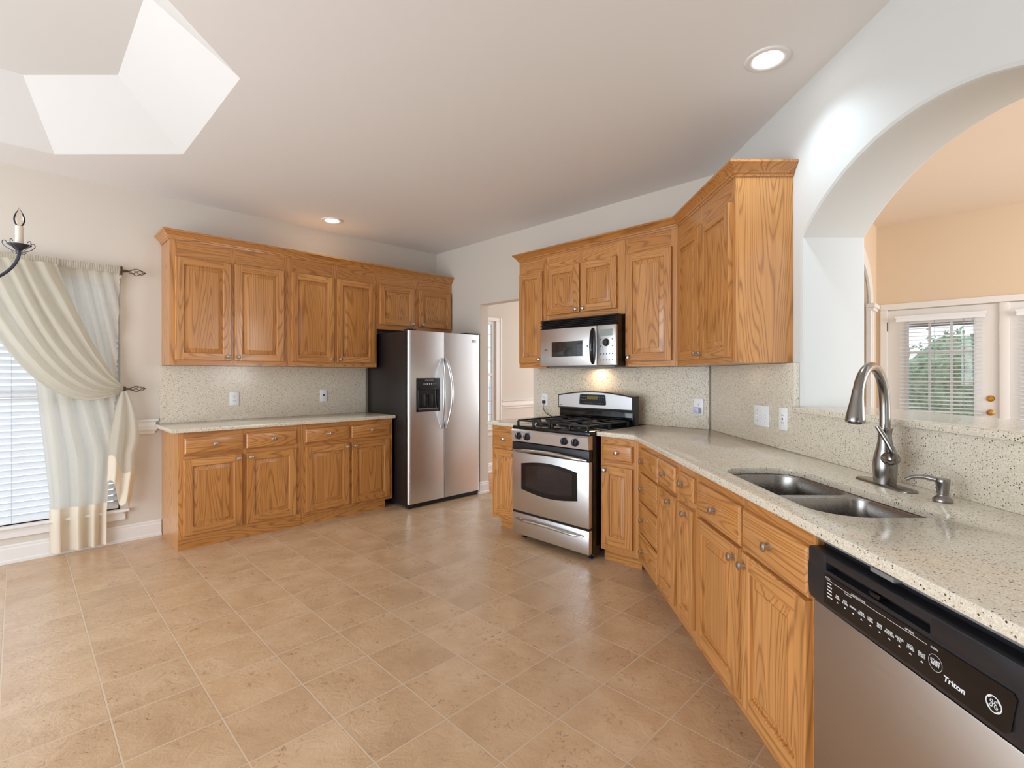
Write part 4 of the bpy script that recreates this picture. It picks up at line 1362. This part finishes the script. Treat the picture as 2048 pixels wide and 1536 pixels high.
# lamp under the microwave that lights the stove's backsplash
ld = bpy.data.lights.new('cooktop_lamp', 'AREA'); ld.shape = 'RECTANGLE'; ld.size = 0.14; ld.size_y = 0.05; ld.energy = 1.1; ld.color = (1.0, 0.72, 0.45)
lo_ = bpy.data.objects.new('cooktop_lamp', ld); COL.objects.link(lo_); lo_.location = (3.50, 2.50, 1.368)


# ------------------------------------------------------------------ outlets, switches, cord
def plate(name, label, cat, p, rotz, w, h, kind, group=None):
    e = thing(name, label, cat, p, rotz, group)
    m = MB(); m.bbox(-w / 2, w / 2, -0.006, 0.0, -h / 2, h / 2, 0.003); m.build('cover_plate', WHITEP, e)
    if kind == 'outlet':
        for z in (-0.020, 0.020):
            m = MB()
            pts = round_poly([(-0.0165, -0.0135, 0.009), (0.0165, -0.0135, 0.009), (0.0165, 0.0135, 0.009), (-0.0165, 0.0135, 0.009)], 4)
            m.rings([[(x, y, z + q) for x, q in pts] for y in (-0.006, -0.0078)], cap0=True, cap1=True)
            so_ = m.build('socket', WHITEP, e)
            m = MB(); m.box(-0.0085, -0.0055, -0.0084, -0.0078, z - 0.001, z + 0.007); m.box(0.0055, 0.0085, -0.0084, -0.0078, z - 0.001, z + 0.007)
            m.lathe([(0.003, 0), (0.003, 0.0006)], Matrix.Translation((0, -0.0078, z - 0.007)) @ Matrix.Rotation(R(90), 4, 'X'), 8)
            m.build('slots', SLOT, so_, smooth=0)
    elif kind == 'gfci':
        m = MB(); m.bbox(-0.017, 0.017, -0.008, -0.005, -0.034, 0.034, 0.002); m.build('socket', WHITEP, e)
        m = MB()
        for z in (-0.020, 0.020):
            m.box(-0.0085, -0.0055, -0.0084, -0.0078, z - 0.004, z + 0.004); m.box(0.0055, 0.0085, -0.0084, -0.0078, z - 0.004, z + 0.004)
        m.box(-0.006, 0.006, -0.0086, -0.0078, -0.005, -0.001); m.box(-0.006, 0.006, -0.0086, -0.0078, 0.001, 0.005)
        m.build('slots', SLOT, e, smooth=0)
    elif kind == 'phone':
        m = MB(); m.bbox(-0.008, 0.008, -0.0085, -0.005, -0.006, 0.014, 0.002); m.build('jack', SLOT, e)
    elif kind == 'switches':
        for x in (-0.046, 0.0, 0.046):
            m = MB(); m.box(-0.005 + x, 0.005 + x, -0.008, -0.005, -0.012, 0.012)
            mx = Matrix.Translation((x, -0.007, 0)) @ Matrix.Rotation(R(28), 4, 'X')
            m.box(-0.0035, 0.0035, -0.013, 0.0, -0.004, 0.004, 0, mx)
            m.build('toggle', WHITEP, e, smooth=0)
            m = MB()
            for z in (-0.031, 0.031):
                m.lathe([(0.0022, 0), (0.0022, 0.0006)], Matrix.Translation((x, -0.006, z)) @ Matrix.Rotation(R(90), 4, 'X'), 8)
            m.box(x - 0.0052, x + 0.0052, -0.0064, -0.0060, -0.0125, 0.0125)
            m.build('screws', SLOT, e, smooth=0)
    return e


plate('wall_outlet', 'white outlet on the left backsplash, nearer the curtain', 'outlet', (1.382, 4.9148, 1.103), ROT_L, 0.076, 0.122, 'outlet')
plate('wall_outlet', 'white single-jack plate on the left backsplash, nearer the refrigerator', 'outlet', (2.204, 4.9148, 1.106), ROT_L, 0.076, 0.122, 'phone')
plate('wall_outlet', 'white outlet behind the stove with a black plug in it', 'outlet', (3.5998, 3.150, 1.078), ROT_R, 0.078, 0.118, 'outlet')
plate('wall_outlet', 'white outlet right of the stove with a plug-in device in it', 'outlet', (3.5998, 1.627, 1.078), ROT_R, 0.078, 0.122, 'outlet')
p = dr(2.888, 1.4598, 1.078)
plate('light_switch_plate', 'white plate with three toggle switches under the corner cabinet', 'switch', p, ROT_S, 0.172, 0.122, 'switches')
p = dr(2.658, 1.4598, 1.079)
plate('wall_outlet', 'white outlet between the triple switch plate and the bar ledge', 'outlet', p, ROT_S, 0.080, 0.122, 'gfci')
nl = thing('plug_in_night_light', 'small lavender-white plug-in device in the outlet right of the stove', 'night light', (3.5908, 1.632, 1.052), ROT_R)
m = MB(); m.bbox(-0.027, 0.022, -0.034, 0.0, -0.022, 0.022, 0.006, seg=3); m.build('housing', NITE, nl)
m = MB(); m.bbox(-0.014, 0.012, -0.036, -0.033, -0.012, 0.012, 0.002); m.build('lens', plain('night_light_lens', srgb(180, 180, 226), 0.2), nl)
pc = thing('power_cord', 'black power cord plugged in behind the stove', 'cord', (3.5915, 3.150, 1.058), ROT_R)
m = MB(); m.bbox(-0.013, 0.013, -0.022, 0.0, -0.016, 0.014, 0.004); m.build('plug', BLKP, pc)
m = MB()
cpts = bez((0, -0.018, -0.012), (0.0, -0.022, -0.075), (0.02, -0.026, -0.115), (0.12, -0.022, -0.135), 16) + bez((0.12, -0.022, -0.135), (0.18, -0.02, -0.142), (0.26, -0.02, -0.142), (0.345, -0.045, -0.145), 10)[1:]
m.tube(cpts, 0.0036, 8); m.build('cable', BLKP, pc, smooth=60)


# ------------------------------------------------------------------ recessed lights
def downlight(label, x, y, power, col):
    e = thing('recessed_light', label, 'ceiling light', (x, y, H), 0)
    m = MB(); m.lathe([(0.098, -0.0005), (0.097, -0.006), (0.090, -0.009), (0.070, -0.007), (0.060, -0.003), (0.057, 0.018)], n=40)
    bm_o = m.build('trim_ring', TRIM, e, smooth=60)
    m = MB(); m.lathe([(0.0565, -0.004), (0.053, -0.0085), (0.002, -0.0100)], n=32); m.build('lens', LENS, e, smooth=60)
    l = bpy.data.lights.new('downlight', 'SPOT'); l.energy = power; l.color = col; l.spot_size = R(125); l.spot_blend = 0.7; l.shadow_soft_size = 0.05
    o = bpy.data.objects.new('downlight', l); COL.objects.link(o); o.parent = e; o.location = (0, 0, -0.02)
    return e


downlight('recessed ceiling light in front of the arch wall', 2.476, 0.790, 24, (0.70, 0.88, 1.0))
downlight('recessed ceiling light above the left wall cabinets', 2.124, 4.553, 26, (0.85, 1.0, 0.95))

# ------------------------------------------------------------------ curtain rod, curtains, tieback
def cage_finial(m, x0, x1, y, z, rmax):
    for k in range(4):
        pts = []
        for i in range(17):
            t = i / 16; a = k * math.pi / 2 + t * math.pi * 1.15
            rr = rmax * math.sin(math.pi * t) ** 0.8 + 0.002
            pts.append((x0 + (x1 - x0) * t, y + rr * math.cos(a), z + rr * math.sin(a)))
        m.tube(pts, 0.0026, 6)
    m.lathe([(0.002, 0), (0.006, 0.004), (0.006, 0.010), (0.001, 0.014)], Matrix.Translation((x1 - 0.006, y, z)) @ Matrix.Rotation(R(90), 4, 'Y'), 12)


CY = 4.862
rod = thing('curtain_rod', 'bronze curtain rod with a twisted cage finial above the window', 'curtain rod', (0, CY, 2.125), 0)
m = MB(); m.tube([(-1.25, 0, 0), (0.590, 0, 0)], 0.0085, 12); m.build('rod', IRON, rod)
m = MB()
m.lathe([(0.0085, 0), (0.012, 0.003), (0.012, 0.012), (0.009, 0.018), (0.009, 0.028), (0.004, 0.034)], Matrix.Translation((0.585, 0, 0)) @ Matrix.Rotation(R(90), 4, 'Y'), 14)
cage_finial(m, 0.615, 0.722, 0, 0, 0.024); m.build('finial', IRON, rod)
m = MB(); m.tube([(0.572, 0, 0), (0.572, 0.072, 0.012)], 0.006, 8); m.bbox(0.555, 0.589, 0.068, 0.0745, -0.02, 0.045, 0.003); m.build('bracket', IRON, rod)
tb = thing('curtain_holdback', 'bronze holdback with a twisted cage finial pinning the swag', 'curtain tieback', (0.594, YW - 0.001, 1.206), 0)
m = MB(); m.lathe([(0.020, 0), (0.020, 0.006), (0.008, 0.010), (0.007, 0.085)], Matrix.Rotation(R(90), 4, 'X'), 16)
m.tube([(0, -0.085, 0), (-0.040, -0.085, 0.0)], 0.006, 8); m.tube([(0, -0.085, 0), (0.03, -0.085, 0)], 0.0075, 10)
m.build('post', IRON, tb)
m = MB(); cage_finial(m, 0.028, 0.124, -0.085, 0, 0.020); m.build('finial', IRON, tb)


def fbm(x, z, s):
    return mnoise.noise((x * s, z * s, 3.7))


def cloth_grid(rows, cols, fn):
    m = MB(); vs = [[m.bm.verts.new(fn(i / cols, j / rows)) for i in range(cols + 1)] for j in range(rows + 1)]
    for j in range(rows):
        for i in range(cols):
            m.bm.faces.new((vs[j][i], vs[j][i + 1], vs[j + 1][i + 1], vs[j + 1][i])).material_index = 0
    return m


# straight panel hanging to the floor
def straight(s, t, z0=2.106, z1=0.340):
    z = z0 + (z1 - z0) * t
    k = (2.106 - z) / 2.09
    xl = 0.02 + 0.145 * min(1, k * 1.25); xr = 0.562 - 0.075 * min(1, (k * 1.15) ** 1.6)
    x = xl + (xr - xl) * s
    n1 = 8 - 4.2 * min(1, k * 1.5)
    a = 0.010 + 0.014 * min(1, k * 2)
    ph = 1.3 * math.sin(s * 5 + k * 1.5)
    y = CY + 0.018 + a * math.sin(2 * math.pi * n1 * s + ph) + 0.006 * fbm(x, z * 0.3, 9)
    return (x + 0.004 * math.sin(2 * math.pi * n1 * s * 2), y, z)


cu1 = thing('curtain', 'cream linen curtain panel hanging straight to the floor beside the blind', 'curtain', (0, 0, 0), 0)
cloth_grid(60, 110, straight).build('panel', SHEER, cu1, smooth=180)
cloth_grid(14, 110, lambda s, t: straight(s, t, 0.340, 0.022)).build('hem', HEM, cu1, smooth=180)


def header(s, t):
    x = 0.012 + 0.552 * s
    z = 2.156 - 0.054 * t
    pf = math.sin(math.pi * t)
    y = CY - 0.0130 - 0.008 * pf + 0.0025 * math.sin(s * 260) * (0.5 + 0.5 * pf) + 0.0012 * math.sin(s * 97 + t * 4)
    return (x, y, z + 0.004 * math.sin(s * 190) * (1 - t))


cloth_grid(8, 220, header).build('rod_pocket', LINEN, cu1, smooth=180)

# swag gathered to the holdback
cu2 = thing('curtain', 'cream linen curtain swept sideways to the holdback in a deep swag', 'curtain', (0, 0, 0), 0)


def swag(s, t):
    p0 = Vector((0.20 - 0.50 * s, 2.108)); p3 = Vector((0.580, 1.225 - 0.030 * s))
    c1 = Vector((0.28, 1.85)).lerp(Vector((-0.17, 1.66)), s); c2 = Vector((0.42, 1.44)).lerp(Vector((0.13, 0.90)), s)
    u = 1 - t
    p = p0 * u ** 3 + c1 * 3 * u * u * t + c2 * 3 * u * t * t + p3 * t ** 3
    amp = (0.020 + 0.012 * math.sin(math.pi * min(1, t * 1.2))) * (1 - 0.55 * t)
    ph = 2.2 * fbm(s * 0.9, t * 0.4, 3)
    y = CY - 0.070 + 0.028 * t - 0.02 * math.sin(math.pi * t) + amp * math.sin(2 * math.pi * 5.5 * s + ph + t * 1.2) + 0.008 * fbm(s * 2, t * 2, 3)
    y -= 0.030 * math.sin(math.pi * s) * t * (1 - t) * 3
    return (p.x, y, p.y + 0.007 * math.sin(2 * math.pi * 11 * s) * math.sin(math.pi * t))


cloth_grid(70, 150, swag).build('swag', LINEN, cu2, smooth=180)


def header2(s, t):
    x = -0.30 + 0.515 * s
    z = 2.158 - 0.054 * t
    pf = math.sin(math.pi * t)
    y = CY - 0.030 - 0.010 * pf + 0.004 * math.sin(s * 240) * (0.5 + 0.5 * pf)
    return (x, y, z + 0.004 * math.sin(s * 170) * (1 - t))


cloth_grid(8, 220, header2).build('rod_pocket', LINEN, cu2, smooth=180)


def lerp_tab(tab, z):
    for (z0, v0), (z1, v1) in zip(tab, tab[1:]):
        if z1 <= z <= z0:
            return v0 + (v1 - v0) * (z0 - z) / (z0 - z1)
    return tab[-1][1] if z < tab[-1][0] else tab[0][1]


TL_ = [(1.20, 0.568), (1.10, 0.540), (1.0, 0.520), (0.84, 0.497), (0.45, 0.484), (0.2, 0.490)]
TR_ = [(1.20, 0.600), (1.10, 0.640), (1.0, 0.664), (0.90, 0.678), (0.82, 0.684), (0.70, 0.655), (0.55, 0.660), (0.40, 0.642), (0.25, 0.612), (0.2, 0.61)]


def tail(s, t, ta=0.0, tb_=1.0):
    t = ta + (tb_ - ta) * t
    zb = 0.50 - 0.25 * min(1, s * 1.05) + 0.05 * math.sin(9 * s)
    z = 1.192 + (zb - 1.192) * t
    xl, xr = lerp_tab(TL_, z), lerp_tab(TR_, z)
    x = xl + (xr - xl) * s
    wdt = min(1, (t * 2.6) ** 0.75)
    y = CY - 0.036 + 0.026 * wdt * math.sin(2 * math.pi * 1.9 * s + 0.8 + 1.1 * t) + 0.018 * fbm(x * 2.5, z, 4)
    return (x, y, z)


cloth_grid(30, 60, lambda s, t: tail(s, t, 0, 0.72)).build('tail', LINEN, cu2, smooth=180)
cloth_grid(12, 60, lambda s, t: tail(s, t, 0.72, 1.0)).build('tail_hem', HEM, cu2, smooth=180)

# ------------------------------------------------------------------ chandelier, hung from the tray; one arm reaches into view
ch = thing('chandelier', 'iron candle chandelier, one arm with a clear flame bulb showing at the left edge', 'chandelier', (TC.x, TC.y, 0), 0)
m = MB()
m.lathe([(0.060, 3.0995), (0.058, 3.085), (0.020, 3.070), (0.006, 3.06)], n=20); m.tube([(0, 0, 3.065), (0, 0, 2.25)], 0.006, 8)
m.lathe([(0.008, 2.30), (0.020, 2.27), (0.012, 2.22), (0.026, 2.10), (0.014, 1.98), (0.032, 1.86), (0.030, 1.78), (0.010, 1.74), (0.014, 1.71), (0.001, 1.69)], n=20)
m.build('stem', CHIRON, ch, smooth=60)
CZ = 1.914
CRD = 0.430
for k in range(6):
    a = R(-6 + 60 * k); ca, sa = math.cos(a), math.sin(a)
    def pt(rr, z, off=0.0):
        return (rr * ca - off * sa, rr * sa + off * ca, z)
    m = MB()
    arm = bez(pt(0.02, 1.84), pt(0.14, 1.62), pt(CRD - 0.02, 1.72), pt(CRD, CZ - 0.035), 20)
    m.tube(arm + [pt(CRD, CZ - 0.005)], 0.0066, 10)
    o = m.build('arm', CHIRON, ch, smooth=60)
    m = MB(); m.lathe([(0.009, CZ - 0.020), (0.012, CZ - 0.016), (0.030, CZ - 0.002), (0.043, CZ + 0.006), (0.043, CZ + 0.008), (0.028, CZ + 0.001), (0.002, CZ - 0.004)], Matrix.Translation(pt(CRD, 0)), 20)
    for j in range(5):
        b = j * 2 * math.pi / 5 + 0.4
        def q(rr, z):
            x, y, zz = pt(CRD, z); return (x + rr * math.cos(b), y + rr * math.sin(b), zz)
        m.tube(bez(q(0.008, CZ - 0.028), q(0.03, CZ - 0.02), q(0.055, CZ - 0.006), q(0.058, CZ + 0.010), 8) + bez(q(0.058, CZ + 0.010), q(0.060, CZ + 0.024), q(0.046, CZ + 0.026), q(0.042, CZ + 0.014), 6)[1:], 0.0016, 5)
        m.tube(bez(q(0.006, CZ - 0.034), q(0.014, CZ - 0.038), q(0.02, CZ - 0.034), q(0.026, CZ - 0.026), 6), 0.0014, 5)
    m.build('drip_cup', CHIRON, o, smooth=60)
    m = MB(); m.lathe([(0.0145, CZ - 0.002), (0.0145, CZ + 0.091), (0.0135, CZ + 0.094), (0.002, CZ + 0.094)], Matrix.Translation(pt(CRD, 0)), 18); m.build('candle_sleeve', IVORY, o, smooth=60)
    m = MB(); m.lathe([(0.010, CZ + 0.094), (0.016, CZ + 0.103), (0.0205, CZ + 0.119), (0.0200, CZ + 0.134), (0.014, CZ + 0.153), (0.0065, CZ + 0.166), (0.003, CZ + 0.175), (0.001, CZ + 0.181)], Matrix.Translation(pt(CRD, 0)), 18); m.build('bulb', BULB, o, smooth=60)

# ------------------------------------------------------------------ blinds on the glazed doors and the garden outside
blind('door_blind', 'white slatted blind on the glazed door with the brass knob', 'blind', (FX - 0.034, 0.832, 0), ROT_R, 0.655, 0.30, 1.952, 0.040, 0.044, R(13), [0.075, 0.29, 0.52, 0.59], 0.06)
blind('door_blind', 'white slatted blind on the fixed glazed leaf at the right edge', 'blind', (FX - 0.034, -0.09, 0), ROT_R, 0.655, 0.30, 1.946, 0.040, 0.044, R(13), [0.075, 0.29, 0.52, 0.59], 0.06)
m = MB(); m.box(FX + 0.16, 20, -8, 8, -0.25, -0.12)
struct(m.build('ground_patio', CONC, smooth=0), 'pale patio outside the glazed doors')
m = MB(); m.box(FX + 2.4, FX + 2.55, -3, 4, 2.02, 2.16)
for y in (-1.6, 1.25):
    m.box(FX + 2.42, FX + 2.53, y - 0.05, y + 0.05, -0.12, 2.02)
tag(m.build('porch_beam', BEAM, smooth=0), 'dark porch beam with posts outside the glazed doors', 'porch')


def shrub(name, label, x, y, rx, ry, h, mat, seed):
    rnd = random.Random(seed)
    t = bmesh.new()
    m = MB()
    for i in range(1100):
        a = rnd.uniform(0, 2 * math.pi); u = rnd.uniform(-1, 1); rr = rnd.uniform(0.72, 1.02) ** 0.5
        s = math.sqrt(1 - u * u)
        p = Vector((rx * rr * s * math.cos(a), ry * rr * s * math.sin(a), h / 2 + h / 2 * rr * u))
        p += Vector((rnd.gauss(0, 0.05), rnd.gauss(0, 0.05), rnd.gauss(0, 0.05)))
        d = Vector((rnd.gauss(0, 1), rnd.gauss(0, 1), rnd.gauss(0, 1))).normalized(); e_ = d.orthogonal().normalized()
        L_ = rnd.uniform(0.05, 0.11)
        m.face([p - e_ * L_ * 0.4, p + d * L_ * 0.5, p + e_ * L_ * 0.4, p - d * L_ * 0.5])
    m.lathe([(rx * 0.1, 0), (rx * 0.62, h * 0.1), (rx * 0.85, h * 0.4), (rx * 0.75, h * 0.75), (rx * 0.3, h * 0.95)], Matrix.Diagonal((1, ry / rx, 1, 1)), 14)
    o = m.build(name, mat, smooth=0, recalc=False); o.location = (x, y, -0.12)
    return tag(o, label, 'shrub', 'shrubs outside the glazed doors')


for i, (x, y, rx, ry, h) in enumerate([(FX + 4.6, 2.75, 0.9, 0.95, 2.3), (FX + 4.5, 0.55, 0.9, 0.98, 2.2), (FX + 4.7, -1.7, 0.9, 1.0, 2.25)]):
    shrub('garden_shrub', 'leafy green garden shrub seen through the door blinds', x, y, rx, ry, h, LEAF if i % 2 else LEAF2, i)
